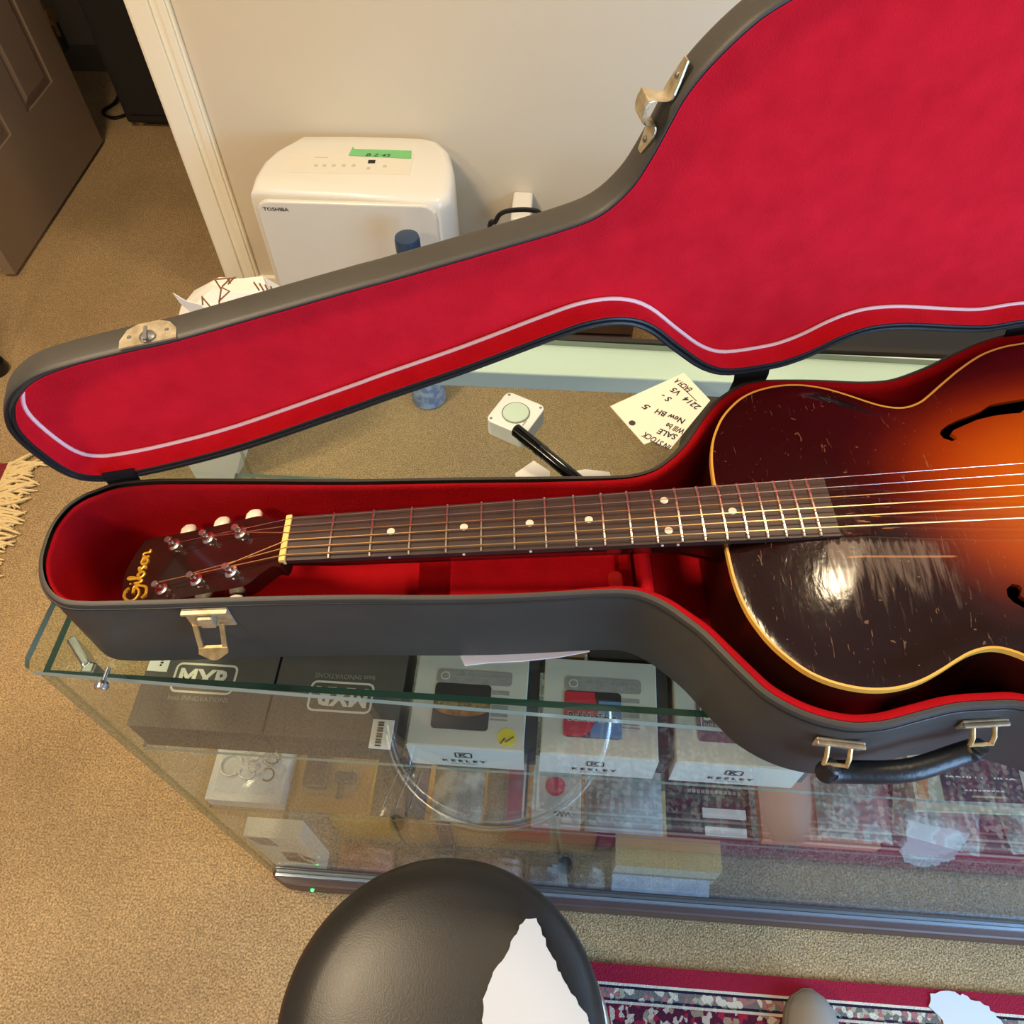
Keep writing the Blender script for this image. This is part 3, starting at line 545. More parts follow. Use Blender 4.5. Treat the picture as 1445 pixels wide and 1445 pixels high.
# ================================================================ guitar case
ZR, ZB = .955, .8508
YAW = .0839; AN = np.array([-.2155, .353]); cU = np.array([math.cos(YAW), math.sin(YAW)]); cV = np.array([-math.sin(YAW), math.cos(YAW)])
back = [(-.2021, .0181), (-.1953, .0382), (-.1853, .0492), (-.1763, .0545), (-.1586, .0623), (-.1319, .0655), (-.1112, .0658), (-.0472, .0642), (.0471, .0615), (.1469, .0612), (.2162, .0603), (.2695, .0600), (.2929, .0631), (.3104, .0721), (.3315, .0927), (.3529, .1243), (.3711, .1465), (.3934, .163), (.4068, .1681), (.4256, .1699), (.4676, .1687), (.5037, .1655), (.5262, .1658), (.5416, .1691), (.5626, .1778), (.5806, .1866), (.6077, .2022), (.6419, .2188), (.6843, .2317)]
front = [(-.2021, -.007), (-.1985, -.0239), (-.1904, -.0398), (-.1794, -.0515), (-.1663, -.058), (-.1493, -.0598), (-.1327, -.06), (-.0872, -.0597), (-.0267, -.0585), (.0591, -.0585), (.1162, -.0600), (.1687, -.0602), (.2125, -.0589), (.2487, -.0574), (.2673, -.0576), (.2806, -.0603), (.296, -.0687), (.3082, -.0793), (.3222, -.0932), (.3352, -.1108), (.3478, -.1278), (.3603, -.1426), (.3778, -.1551), (.3958, -.1631), (.4144, -.1675), (.429, -.1678), (.4442, -.166), (.4655, -.1608), (.4922, -.1550), (.5178, -.1535), (.5404, -.1545)]
ext = [(.58, -.168), (.62, -.188), (.66, -.208), (.70, -.222), (.74, -.231), (.78, -.233), (.82, -.224), (.855, -.202), (.885, -.165), (.905, -.115), (.916, -.06), (.92, 0), (.916, .062), (.906, .12), (.888, .168), (.86, .205), (.825, .229), (.78, .242), (.73, .241)]
OUT = [tuple(q) for q in cr(front + ext + back[::-1], 4, True)]
CASE = thing('guitar_case', 'open charcoal guitar case with red plush lining lying on the glass counter', 'guitar case', (AN[0], AN[1], ZB), YAW)
zr, z0 = ZR - ZB, 0.0          # local heights
def r3(L, z): return [(q[0], q[1], z) for q in L]
Oi = offset(OUT, .0045); Ob = offset(OUT, .004); Ol = offset(OUT, .0095)
p = MB(); p.loft([r3(Ob, z0), r3(OUT, z0 + .006), r3(OUT, zr - .004), r3(offset(OUT, .001), zr - .001), r3(offset(OUT, .003), zr), r3(Oi, zr)], caps=False)
p.add(r3(Ob, z0), [tuple(range(len(Ob)))]); p.build('body_shell', M_vinyl, CASE, smooth=True, local=True)
p = MB(); p.tube(r3(offset(OUT, -.0004), zr - .0055), .0008, 6, closed=True); p.build('shell_bead', M_vedge, CASE, smooth=True, local=True)
wo = np.clip((np.array(OUT)[:, 0] - .20) / .14, 0, 1); nO = offset(OUT, 1.0) - np.array(OUT)
def lip(d0, d1, z_0, z_1): Q = np.array(OUT) + nO * (d0 + (d1 - d0) * wo)[:, None]; return [(q[0], q[1], z_0 + (z_1 - z_0) * w_) for q, w_ in zip(Q, wo)]
p = MB(); p.loft([lip(.0045, .0045, zr - .006, zr - .002), lip(.005, .005, zr - .004, zr + .0005), lip(.0058, .0075, zr - .004, zr + .001), lip(.007, .0105, zr - .005, zr - .0005), lip(.008, .0125, zr - .009, zr - .006), r3(Ol, z0 + .012), r3(offset(OUT, .013), z0 + .008)], caps=False)
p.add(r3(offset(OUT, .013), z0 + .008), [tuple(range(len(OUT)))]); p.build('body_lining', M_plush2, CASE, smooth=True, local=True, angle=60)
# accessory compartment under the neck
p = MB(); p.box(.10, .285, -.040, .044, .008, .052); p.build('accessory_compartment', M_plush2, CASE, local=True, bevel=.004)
p = MB(); p.box(.128, .27, -.038, .042, .052, .058); cl = p.build('compartment_lid', M_plush, CASE, local=True, bevel=.003)
p = MB(); p.prism(rrect(.262, .274, -.046, -.012, .005), .058, .0645); p.build('pull_tab', mat('scarlet_felt', (224, 34, 30), .9, sheen=.4), cl, local=True, bevel=.002)
p = MB(); p.box(.288, .298, -.052, .055, .008, .075); p.build('neck_cradle', M_plush, CASE, local=True, bevel=.004)
# lid
h1 = np.array([-.3707, .4086, .955]); hx = np.array([.9639, .2663, 0]); hup = np.array([.0082, -.0296, .9995])
lf = frame(h1, hx, hup)          # local z of this frame points at the room, depth of the lid runs to -z
low = [(-.0569, .0918), (-.0607, .0658), (-.0523, .0282), (-.0412, .0081), (-.0258, -.001), (-.0062, -.0035), (.0362, -.001), (.1031, .0096), (.2022, .0357), (.2338, .0447), (.3042, .0632), (.373, .0842), (.4049, .0922), (.4322, .0907), (.4551, .0786), (.4835, .0492), (.5136, .0206), (.5425, .0069), (.5864, .0059), (.6093, .0103), (.6267, .0173), (.6428, .0261), (.66, .0325), (.6787, .0345), (.7098, .0306), (.7659, .0169), (.7996, .0106), (.8386, .0105)]
lext = [(.895, .004), (.945, .011), (.992, .034), (1.025, .072), (1.045, .124), (1.049, .185), (1.039, .265), (1.019, .342), (.994, .399), (.955, .442), (.91, .466), (.858, .471), (.809, .46), (.766, .442), (.73, .422), (.676, .384), (.626, .358), (.572, .350), (.535, .345)]
lup = [(-.0176, .1285), (.015, .1355), (.0552, .1405), (.0869, .1436), (.1429, .1532), (.2244, .1672), (.2501, .1711), (.3291, .185), (.3746, .1935), (.4032, .2021), (.4226, .2192), (.4341, .2396), (.4439, .263), (.4511, .2802), (.4639, .2988), (.4831, .3183), (.5012, .331)]
LO = [tuple(q) for q in cr(low + lext + lup[::-1] + [(-.042, .1135)], 4, True)]
def l3(L, z): return [lf((q[0], q[1], z)) for q in L]
LD = -.0265
nlow, next_, nup = len(low) * 4, len(lext) * 4, (len(lup) + 1) * 4
wl = np.concatenate([np.ones(nlow), np.linspace(1, 0, next_), np.zeros(nup - 12), np.linspace(0, 1, 12)])      # hinge side has the wide rim
def offl(d0, d1):
    A_ = offset(LO, 1.0) - np.array(LO); return np.array(LO) + A_ * (d0 + (d1 - d0) * wl)[:, None]
p = MB(); p.loft([l3(offl(.004, .0095), -.003), l3(offl(.003, .009), 0), l3(offl(.0015, .0015), 0), l3(offset(LO, .0006), -.001), l3(LO, -.004), l3(LO, LD + .005), l3(offset(LO, .0015), LD + .001), l3(offset(LO, .005), LD)], caps=False)
p.add(l3(offset(LO, .005), LD), [tuple(range(len(LO)))]); p.build('lid_shell', M_vinyl, CASE, smooth=True)
p = MB()
sel = list(range(nlow + 8)); rot = [len(LO) - 6 + k for k in range(6)] + sel
for dd_, zz_, rr_ in ((.0028, .0002, .0024), (.0072, .0002, .0018)): p.tube([l3(offset(LO, dd_), zz_)[k] for k in rot], [rr_ * min(1, (k_ + .3) / 8) for k_ in range(len(rot))], 8)
p.build('lid_rim_bead', M_vedge, CASE, smooth=True)
p = MB(); p.loft([l3(offl(.0030, .0088), .0006), l3(offl(.0040, .0095), 0.0006), l3(offl(.0045, .0098), -.004), l3(offl(.0048, .0100), -.019), l3(offl(.006, .0110), -.0208)], caps=False)
p.add(l3(offl(.006, .0110), -.0208), [tuple(range(len(LO)))]); p.build('lid_lining', M_plush, CASE, smooth=True, angle=60)
cordp = [(-.0419, .1048), (-.05, .0863), (-.0543, .0572), (-.0491, .0281), (-.0373, .0133), (-.0225, .0073), (.0119, .0053), (.077, .0154), (.1416, .0292), (.2061, .048), (.269, .0663), (.3303, .0817), (.3844, .0957), (.4145, .0985), (.433, .0965), (.4526, .086), (.4743, .0657), (.5016, .0382), (.5288, .0202), (.5582, .0133), (.586, .013), (.6186, .0209), (.6488, .0354), (.674, .0427), (.7028, .0407), (.7904, .0217), (.8484, .0171)]
cext = [(.895, .014), (.945, .022), (.985, .042), (1.015, .078), (1.033, .13), (1.037, .19), (1.027, .262)]
cl_ = offl(.006, .0112); k0 = [len(LO) - 4 + k for k in range(4)] + list(range(nlow + next_ // 2))
p = MB(); p.tube([lf((cl_[k][0], cl_[k][1], -.0188)) for k in k0], .0017, 8); p.build('lining_piping', M_cord, CASE, smooth=True)
# hinges: dark tape straps between lid rim and body rim
for a_, w_ in ((-.005, .026), (.566, .034), (.84, .034)):
    p = MB(); pts = [(0, .010, .0012), (0, .002, .0032), (0, -.006, .0022), (0, -.016, .0005)]
    P = [[lf((a_ - w_ / 2 + w_ * k / 4, y, z)) for k in range(5)] for _, y, z in pts]
    P2 = [[np.array(q) + np.array([0, .0014, -.0014]) for q in r] for r in P]
    allv = [q for r in P + P2[::-1] for q in r]; n = 5
    p.loft([r for r in P] + [r for r in P2[::-1]] + [P[0]], caps=False, closed=False); p.build('hinge_strap', M_vedge, CASE, smooth=True)
# lid catches on the outer edge
def lid_wall(ai):           # far wall of lid near a: position and tangent
    L = np.array(LO); k = np.where(L[:, 1] > .10 + .05 * (L[:, 0] > .3))[0]; i = k[np.argmin(abs(L[k, 0] - ai) + 0 * L[k, 1])]
    t_ = L[(i + 1) % len(L)] - L[i - 1]; t_ /= np.linalg.norm(t_); t_ = t_ if t_[0] > 0 else -t_; return L[i], t_
pos, tg = lid_wall(.069)
f2 = frame(lf((pos[0], pos[1], -.006)), np.array(lf((pos[0] + tg[0], pos[1] + tg[1], 0))) - np.array(lf((pos[0], pos[1], 0))), np.array(lf((0, 0, -1))) - np.array(lf((0, 0, 0))))
sgn = 1 if (f2((0, 0, 1)) - f2((0, 0, 0)))[2] > 0 else -1
p = MB(); p.prism([(-.021, -.006), (.021, -.006), (.021, .004), (.016, .012), (.008, .016), (-.008, .016), (-.016, .012), (-.021, .002)], 0, sgn * .0016, 0, f2); lp = p.build('catch_plate', M_brass, CASE)
p = MB(); p.lathe([(.0055, sgn * .0016), (.006, sgn * .003), (.004, sgn * .0045), (.0015, sgn * .005)], 16, f2); p.box(-.0012, .0012, -.007, .007, sgn * .005, sgn * .0065, 0, f2); p.build('lock_cylinder', M_steel, lp, smooth=True)
for dx in (-.014, .014):
    p = MB(); p.lathe([(.0018, sgn * .0016), (.0012, sgn * .0024)], 10, lambda q, dx=dx: f2((q[0] + dx, q[1] + .004, q[2]))); p.build('rivet', M_steel, lp, smooth=True)
# hooked catch further up (photo: between the shoulders of the lid)
L = np.array(LO); i = np.argmin((L[:, 0] - .4455) ** 2 + (L[:, 1] - .266) ** 2); pos = L[i]; tg = L[(i + 1) % len(L)] - L[i - 1]; tg /= np.linalg.norm(tg); tg = tg if tg[1] > 0 else -tg
ob = np.array(lf((pos[0], pos[1], -.012))); t3 = np.array(lf((tg[0], tg[1], 0))) - np.array(lf((0, 0, 0))); d3 = np.array(lf((0, 0, -1))) - np.array(lf((0, 0, 0))); n3 = np.cross(t3, d3); 
if n3 @ np.array([-1, 0, .5]) < 0: n3 = -n3
g3 = lambda t_, d_, n_: ob + t3 * t_ + d3 * d_ + n3 * n_
p = MB(); rings = []
prof = [(-.032, .0008), (-.018, .0008), (-.011, .002), (-.010, .013), (.004, .0155), (.0065, .003), (.012, .001), (.032, .0008)]
wds = [.003, .0075, .006, .0085, .0085, .006, .0075, .003]
pr_ = cr([(a_, b_, w_) for (a_, b_), w_ in zip(prof, wds)], 3)
p.loft([[g3(q[0], -q[2], q[1]), g3(q[0], q[2], q[1]), g3(q[0], q[2], q[1] + .0014), g3(q[0], -q[2], q[1] + .0014)] for q in pr_]); hk = p.build('hook_catch', M_brass, CASE)
for t_ in (-.008, -.004, 0, .004):
    p = MB(); p.tube([g3(t_, -.0083, .0158 + .0018 * t_ / .01), g3(t_, .0083, .0158 + .0018 * t_ / .01)], .0011, 6); p.build('hook_rib', M_brass, hk, smooth=True)
for t_ in (-.023, .021):
    p = MB(); p.lathe([(.0022, 0), (.002, .001), (.001, .0016)], 10, lambda q, t_=t_: g3(t_ + q[0], q[1], .0022 + q[2])); p.build('rivet', M_steel, hk, smooth=True)
# front latch and handle: find where on the front wall they sit
FO = np.array([q for q in OUT if q[1] < 0]); FO = FO[np.argsort(FO[:, 0])]
def wall_at(px, z):
    best = None
    for i in range(1, len(FO) - 1):
        Pw = np.array([*(AN + cU * FO[i][0] + cV * FO[i][1]), z]); e = abs(project(Pw)[0] - px)
        if best is None or e < best[0]: best = (e, i, Pw)
    i = best[1]; t_ = FO[i + 1] - FO[i - 1]; t3_ = np.array([*(cU * t_[0] + cV * t_[1]), 0]); t3_ /= np.linalg.norm(t3_); return best[2], t3_, np.cross(t3_, Zv)
Pw, t3_, n3_ = wall_at(297, .936); nn_ = n3_ if n3_[1] < 0 else -n3_
g4 = lambda x, z, o: Pw + t3_ * x + Zv * z + nn_ * o
def gbox(mb, x0, x1, z0_, z1_, o0, o1): mb.add([g4(x, z, o) for z in (z0_, z1_) for o in (o0, o1) for x in (x0, x1)], [(0, 2, 3, 1), (4, 5, 7, 6), (0, 1, 5, 4), (2, 6, 7, 3), (0, 4, 6, 2), (1, 3, 7, 5)])
p = MB(); gbox(p, -.018, .018, -.016, .012, .0, .0016); gbox(p, -.018, .018, .009, .012, .0016, .006); la = p.build('front_latch', M_brass, CASE, bevel=.001)
p = MB(); gbox(p, -.006, .006, -.006, .008, .0016, .009); p.build('latch_block', M_brass, la, bevel=.0012)
p = MB(); 
for sx in (-1, 1): p.loft([[g4(sx * (a_ - .0019), z_, o_), g4(sx * (a_ + .0019), z_, o_), g4(sx * (a_ + .0019), z_, o_ + .002), g4(sx * (a_ - .0019), z_, o_ + .002)] for a_, z_, o_ in ((.0105, -.002, .006), (.0100, -.012, .012), (.0092, -.022, .018))])
p.loft([[g4(-w_, z_, o_), g4(w_, z_, o_), g4(w_, z_, o_ + .0025), g4(-w_, z_, o_ + .0025)] for w_, z_, o_ in ((.0112, -.020, .0165), (.0118, -.024, .0195), (.004, -.028, .0225), (.0015, -.029, .023))])
p.build('latch_loop', M_brass2, la, smooth=True)
HP = []
for px, z in ((1183, .928), (1382, .925)):
    Pw, t3_, n3_ = wall_at(px, z); nn_ = n3_ if n3_[1] < 0 else -n3_; HP.append((Pw.copy(), t3_.copy(), nn_.copy()))
    p = MB(); gbox(p, -.017, .017, -.007, .007, 0, .0025); gbox(p, -.017, .017, .004, .007, .0025, .006); mt = p.build('handle_mount', M_brass, CASE, bevel=.001)
    p = MB()
    for x in (-.008, .008): p.tube([g4(x, .002, .003), g4(x, -.004, .010), g4(x, -.012, .013)], .0018, 8)
    p.tube([g4(-.009, -.011, .013), g4(.009, -.011, .013)], .0015, 8); p.build('mount_loop', M_brass2, mt, smooth=True)
(a0, t0, n0), (a1, t1, n1) = HP
e0 = a0 + n0 * .013 - Zv * .012; e1 = a1 + n1 * .013 - Zv * .012; od = (n0 + n1); od /= np.linalg.norm(od)
hp = cr([e0, e0 - (e1 - e0) * .03 + od * .001 - Zv * .010, e0 + (e1 - e0) * .08 + od * .001 - Zv * .015, (e0 + e1) / 2 + od * .008 - Zv * .011, e1 - (e1 - e0) * .12 + od * .002 - Zv * .011, e1 - (e1 - e0) * .02 + od * .001 - Zv * .006, e1], 5)
p = MB(); p.tube(hp, [.005] + [.0068] * 4 + [.0085] * (len(hp) - 10) + [.0068] * 4 + [.005], 12); p.build('carry_handle', mat('black_leather_handle', (24, 25, 27), .4, bump=(300, .3, .001)), CASE, smooth=True)

# ================================================================ archtop guitar
GZ = .9555; PIT = .0723; ZBODY = .970 - GZ
GU = thing('archtop_guitar', 'worn sunburst archtop guitar with f-holes lying in the red lined case', 'guitar', (AN[0], AN[1], GZ), YAW)
half = [(.3485, 0), (.3487, .02), (.349, .042), (.3505, .062), (.3545, .081), (.360, .095), (.367, .108), (.376, .1195), (.388, .131), (.402, .139), (.418, .144), (.433, .1458), (.449, .1447), (.466, .140), (.482, .1325), (.4965, .1245), (.508, .119), (.52, .116), (.531, .1165), (.543, .1215), (.553, .129), (.571, .1445), (.593, .1625), (.618, .1795), (.641, .189), (.662, .1935), (.69, .2), (.72, .203), (.75, .2015), (.785, .190), (.815, .168), (.838, .135), (.85, .095), (.856, .05), (.857, .0)]
HH = cr(half, 5); 
for i in range(1, len(HH)): HH[i][0] = max(HH[i][0], HH[i - 1][0] + 1e-5); HH[i][1] = max(HH[i][1], 0)
GOUT = [(q[0], -q[1]) for q in HH] + [(q[0], q[1]) for q in HH[-2:0:-1]]
PO = np.array(GOUT); PA, PBn = PO, np.roll(PO, -1, 0)
def edge_d(p):
    p = np.asarray(p)[None]; s_ = np.clip(((p - PA) * (PBn - PA)).sum(1) / (((PBn - PA) ** 2).sum(1) + 1e-15), 0, 1)[:, None]; return np.linalg.norm(PA + s_ * (PBn - PA) - p, axis=1).min()
def arch(u_, v_):
    d_ = edge_d((u_, v_)); x = min(d_ / .15, 1); s_ = min(d_ / .022, 1); return ZBODY + .0165 * (1 - (1 - x) ** 2.1) * (s_ * s_ * (3 - 2 * s_) * .75 + .25)
NC = 56; topv = []; rowsN = len(HH)
for q in HH:
    for k_ in range(NC + 1):
        v_ = -q[1] * math.cos(math.pi * k_ / NC) if q[1] < .03 else q[1] * (2 * k_ / NC - 1); topv.append((q[0], v_, arch(q[0], v_)))
fs = [(i * (NC + 1) + j, (i + 1) * (NC + 1) + j, (i + 1) * (NC + 1) + j + 1, i * (NC + 1) + j + 1) for i in range(rowsN - 1) for j in range(NC)]
K = len(topv); botv = [(q[0], q[1], q[2] - .0035) for q in topv]
bd = [i * (NC + 1) for i in range(rowsN)] + [(rowsN - 1) * (NC + 1) + j for j in range(1, NC + 1)] + [i * (NC + 1) + NC for i in range(rowsN - 2, -1, -1)] + [j for j in range(NC - 1, 0, -1)]
# sunburst material
ms = bpy.data.materials.new('sunburst_lacquer'); ms.use_nodes = True; nt = ms.node_tree; B = nt.nodes['Principled BSDF']; lk = nt.links.new
tc = nt.nodes.new('ShaderNodeTexCoord'); sep = nt.nodes.new('ShaderNodeSeparateXYZ'); lk(tc.outputs['Object'], sep.inputs[0])
def MN(op, a=None, b_=None, c_=None):
    n = nt.nodes.new('ShaderNodeMath'); n.operation = op
    for i, v in enumerate((a, b_, c_)):
        if v is None: continue
        if isinstance(v, (int, float)): n.inputs[i].default_value = v
        else: lk(v, n.inputs[i])
    return n.outputs[0]
def NZ(scale, detail=4, vec=None, dist=0):
    n = nt.nodes.new('ShaderNodeTexNoise'); n.inputs['Scale'].default_value = scale; n.inputs['Detail'].default_value = detail; n.inputs['Distortion'].default_value = dist
    lk(vec or tc.outputs['Object'], n.inputs['Vector']); return n.outputs['Fac']
def MAPV(sx, sy, sz):
    n = nt.nodes.new('ShaderNodeMapping'); n.inputs['Scale'].default_value = (sx, sy, sz); lk(tc.outputs['Object'], n.inputs['Vector']); return n.outputs[0]
du = MN('DIVIDE', MN('SUBTRACT', sep.outputs[0], .66), .212); dvv = MN('DIVIDE', MN('SUBTRACT', sep.outputs[1], .022), .155)
rr = MN('SQRT', MN('ADD', MN('MULTIPLY', du, du), MN('MULTIPLY', dvv, dvv)))
rr = MN('ADD', rr, MN('MULTIPLY', MN('SUBTRACT', NZ(9), .5), .16))
rp = nt.nodes.new('ShaderNodeValToRGB'); el = rp.color_ramp.elements
el[0].position = .0; el[0].color = (*lin((200, 112, 20)), 1); el[1].position = 1.0; el[1].color = (*lin((30, 11, 9)), 1)
for ps, cc in ((.36, (190, 94, 12)), (.60, (150, 58, 8)), (.76, (96, 30, 9)), (.88, (52, 16, 10))):
    e = el.new(ps); e.color = (*lin(cc), 1)
lk(MN('MULTIPLY', rr, 1.0), rp.inputs[0])
# wear: picked patch below the strings plus scattered chips
band = MN('MULTIPLY', MN('MULTIPLY', nt.nodes.new('ShaderNodeMath').outputs[0], 1.0), 1.0)
def SM(x, a, b_):
    n = nt.nodes.new('ShaderNodeMapRange'); n.interpolation_type = 'SMOOTHSTEP'; n.inputs[1].default_value = a; n.inputs[2].default_value = b_; lk(x, n.inputs[0]); return n.outputs[0]
patch = MN('MULTIPLY', MN('MULTIPLY', SM(sep.outputs[0], .405, .43), SM(sep.outputs[0], .56, .48)), MN('MULTIPLY', SM(sep.outputs[1], -.115, -.045), SM(sep.outputs[1], -.026, -.036)))
streak = NZ(1, 6, MAPV(260, 34, 34), .6); streak2 = NZ(1, 5, MAPV(45, 240, 60), .4)
wearp = SM(MN('ADD', MN('MULTIPLY', patch, .31), MN('MULTIPLY', streak, .75)), .50, .80)
line = MN('MULTIPLY', MN('MULTIPLY', SM(sep.outputs[0], .432, .436), SM(sep.outputs[0], .518, .512)), MN('MULTIPLY', SM(sep.outputs[1], -.0468, -.0463), SM(sep.outputs[1], -.0447, -.0452)))
strum = MN('MULTIPLY', MN('MULTIPLY', SM(sep.outputs[0], .425, .44), SM(sep.outputs[0], .53, .48)), MN('MULTIPLY', SM(sep.outputs[1], -.034, -.024), SM(sep.outputs[1], .03, .012)))
strw = SM(MN('ADD', MN('MULTIPLY', strum, .16), MN('MULTIPLY', streak2, .8)), .66, .72)
chips = SM(NZ(1, 3, MAPV(150, 190, 90), .3), .70, .73); scr = SM(NZ(1, 2, MAPV(420, 60, 60), 1.2), .69, .73); upper = MN('MULTIPLY', SM(sep.outputs[0], .6, .5), .8)
chip = MN('MULTIPLY', MN('MAXIMUM', chips, scr), upper)
def MIXC(f, a, cb):
    n = nt.nodes.new('ShaderNodeMix'); n.data_type = 'RGBA'; lk(f, n.inputs[0]); lk(a, n.inputs[6]); n.inputs[7].default_value = (*lin(cb), 1); return n.outputs[2]
c_ = MIXC(MN('MULTIPLY', wearp, .62), rp.outputs[0], (112, 92, 76)); c_ = MIXC(MN('MULTIPLY', line, .45), c_, (206, 146, 92)); c_ = MIXC(MN('MULTIPLY', strw, .7), c_, (190, 130, 84)); c_ = MIXC(MN('MULTIPLY', chip, .42), c_, (170, 130, 96))
lk(c_, B.inputs['Base Color'])
ro = MN('ADD', .13, MN('MULTIPLY', wearp, .3)); lk(ro, B.inputs['Roughness'])
B.inputs['Specular IOR Level'].default_value = .4; B.inputs['Coat Weight'].default_value = .12; B.inputs['Coat Roughness'].default_value = .05
bp = nt.nodes.new('ShaderNodeBump'); bp.inputs['Strength'].default_value = .22; bp.inputs['Distance'].default_value = .002
lk(MN('ADD', NZ(1, 5, MAPV(90, 40, 40), .5), MN('MULTIPLY', NZ(35, 3), .6)), bp.inputs['Height']); lk(bp.outputs[0], B.inputs['Normal'])
M_burst = ms
p = MB(); p.add(topv + botv, fs + [tuple(K + i for i in f[::-1]) for f in fs] + [(bd[i], bd[(i + 1) % len(bd)], K + bd[(i + 1) % len(bd)], K + bd[i]) for i in range(len(bd))])
top = p.build('body_top', M_burst, GU, local=True)
me = top.data; bm = bmesh.new(); bm.from_mesh(me); bmesh.ops.remove_doubles(bm, verts=bm.verts, dist=2e-6); bmesh.ops.recalc_face_normals(bm, faces=bm.faces); bm.to_mesh(me); bm.free()
fh_o = [(.6279, .1145), (.615, .1126), (.5988, .1102), (.5958, .1086), (.587, .1026), (.5765, .0984), (.5661, .0947), (.5554, .0893), (.5474, .0831), (.5445, .0784), (.5453, .0729), (.5506, .0689), (.5552, .0703), (.5565, .0726), (.5552, .0758), (.5536, .0782), (.5572, .0821), (.5665, .0866), (.5806, .0927), (.5936, .0956), (.6062, .0969), (.6174, .0969), (.6230, .1013)]
Cc = (.627, .108); up_half = fh_o; lowr = [(2 * Cc[0] - q[0], 2 * Cc[1] - q[1]) for q in fh_o]
fpoly = fh_o[::-1][1:] ; fpoly = [q for q in fh_o] ; fpoly = fh_o[1:][::-1] + lowr[1:][::-1]
def cutter(sgn_):
    q = MB(); q.prism([(x, y * sgn_) for x, y in fpoly], ZBODY - .01, ZBODY + .05); return q.build('f_cut', M_lacq, GU, local=True)
cut = [cutter(1), cutter(-1)]
for c in cut:
    md = top.modifiers.new('b', 'BOOLEAN'); md.operation = 'DIFFERENCE'; md.solver = 'EXACT'; md.object = c
dg = bpy.context.evaluated_depsgraph_get(); dg.update(); nm = bpy.data.meshes.new_from_object(top.evaluated_get(dg))
top.modifiers.clear(); top.data = nm
nm.polygons.foreach_set('use_smooth', [True] * len(nm.polygons))
try: nm.set_sharp_from_angle(angle=math.radians(30))
except Exception: pass
for c in cut: bpy.data.objects.remove(c)
# sides, back, binding
p = MB(); BD = .088
p.loft([r3(GOUT, ZBODY - .0035), r3(GOUT, ZBODY - BD), r3(offset(GOUT, .02), ZBODY - BD - .006), r3(offset(GOUT, .045), ZBODY - BD - .0155), r3(offset(GOUT, .07), ZBODY - BD - .0195)], caps=False); p.add(r3(offset(GOUT, .07), ZBODY - BD - .0195), [tuple(range(len(GOUT)))]); p.build('body_sides', M_lacq, GU, smooth=True, local=True)
G2 = offset(GOUT, -.0006); G3 = offset(GOUT, .0013)
p = MB(); p.loft([r3(G3, ZBODY + .0005), r3(G2, ZBODY + .0006), r3(G2, ZBODY - .0052), r3(G3, ZBODY - .0052)], caps=False); p.build('binding', M_bind, GU, smooth=True, local=True, angle=40)
# neck in its own tilted frame
tp_ = math.tan(PIT); cp_, sp_ = math.cos(PIT), math.sin(PIT)
def nf(d, v_, hh): return (d * cp_ - hh * sp_, v_, d * sp_ + hh * cp_)
SL = .62865
def fret(k): return SL * (1 - 2 ** (-k / 12))
def fw_(d): return (.043 + .0095 * d / fret(12)) / 2
ds = list(np.linspace(0, .4335, 24)); FT = .0055
p = MB(); p.loft([[nf(d, -fw_(d), -FT), nf(d, fw_(d), -FT), nf(d, fw_(d), -.0006), nf(d, fw_(d) * .5, 0), nf(d, 0, .0004), nf(d, -fw_(d) * .5, 0), nf(d, -fw_(d), -.0006)] for d in ds]); fb = p.build('fingerboard', M_rose, GU, smooth=True, local=True)
p = MB(); dn = list(np.linspace(-.004, .352, 20)); 
def nprof(d):
    w_ = fw_(max(d, 0)); dep = .0105 + .0085 * min(max((d + .004) / .035, 0), 1) + .007 * max(d, 0) / .35 + (.035 * max(0, (d - .30) / .052) ** 1.5 if d > .30 else 0)
    return [nf(d, -w_ * math.cos(a), -FT - dep * math.sin(a) ** .8 if 0 < a < math.pi else -FT) for a in np.linspace(0, math.pi, 13)]
p.loft([nprof(d) for d in dn]); p.build('neck', M_lacq, GU, smooth=True, local=True)
M_fret = mat('nickel_fret', (214, 204, 192), .25, 1)
for k in range(1, 20):
    d = fret(k); w_ = fw_(d) - .0003
    p = MB(); p.tube([nf(d, -w_, -.0004), nf(d, -w_ * .9, .0004), nf(d, 0, .0009), nf(d, w_ * .9, .0004), nf(d, w_, -.0004)], .00125, 6); p.build('fret', M_fret, fb, smooth=True, local=True)
def dot(d, v_, r_=.0032):
    p = MB(); p.lathe([(r_, -.0003), (r_, .0005), (r_ * .6, .0008)], 18, lambda q: nf(d + q[0], v_ + q[1], q[2] + .0002 - .0006 * abs(v_) / .02)); p.build('inlay_dot', M_pearl, fb, smooth=True, local=True)
    
for k in (3, 5, 7, 9, 15): dot((fret(k) + fret(k - 1)) / 2, 0)
for v_ in (.0145, -.0145): dot((fret(12) + fret(11)) / 2, v_)
for k in (3, 5, 7, 9, 12):
    for dd in ((0,) if k != 12 else (-.006, .006)):
        d = (fret(k) + fret(k - 1)) / 2 + dd; p = MB(); p.lathe([(.0011, 0), (.0011, .0006)], 10, lambda q: nf(d + q[0], -fw_(d) - q[2], -.003 + q[1])); p.build('side_dot', M_pearl, fb, local=True)
p = MB(); p.loft([[nf(d, -.0222, -FT), nf(d, .0222, -FT), nf(d, .0222, hh), nf(d, -.0222, hh)] for d, hh in ((-.0055, .0006), (-.003, .0016), (0, .0018))]); p.build('nut', M_bone, GU, local=True, bevel=.0005)
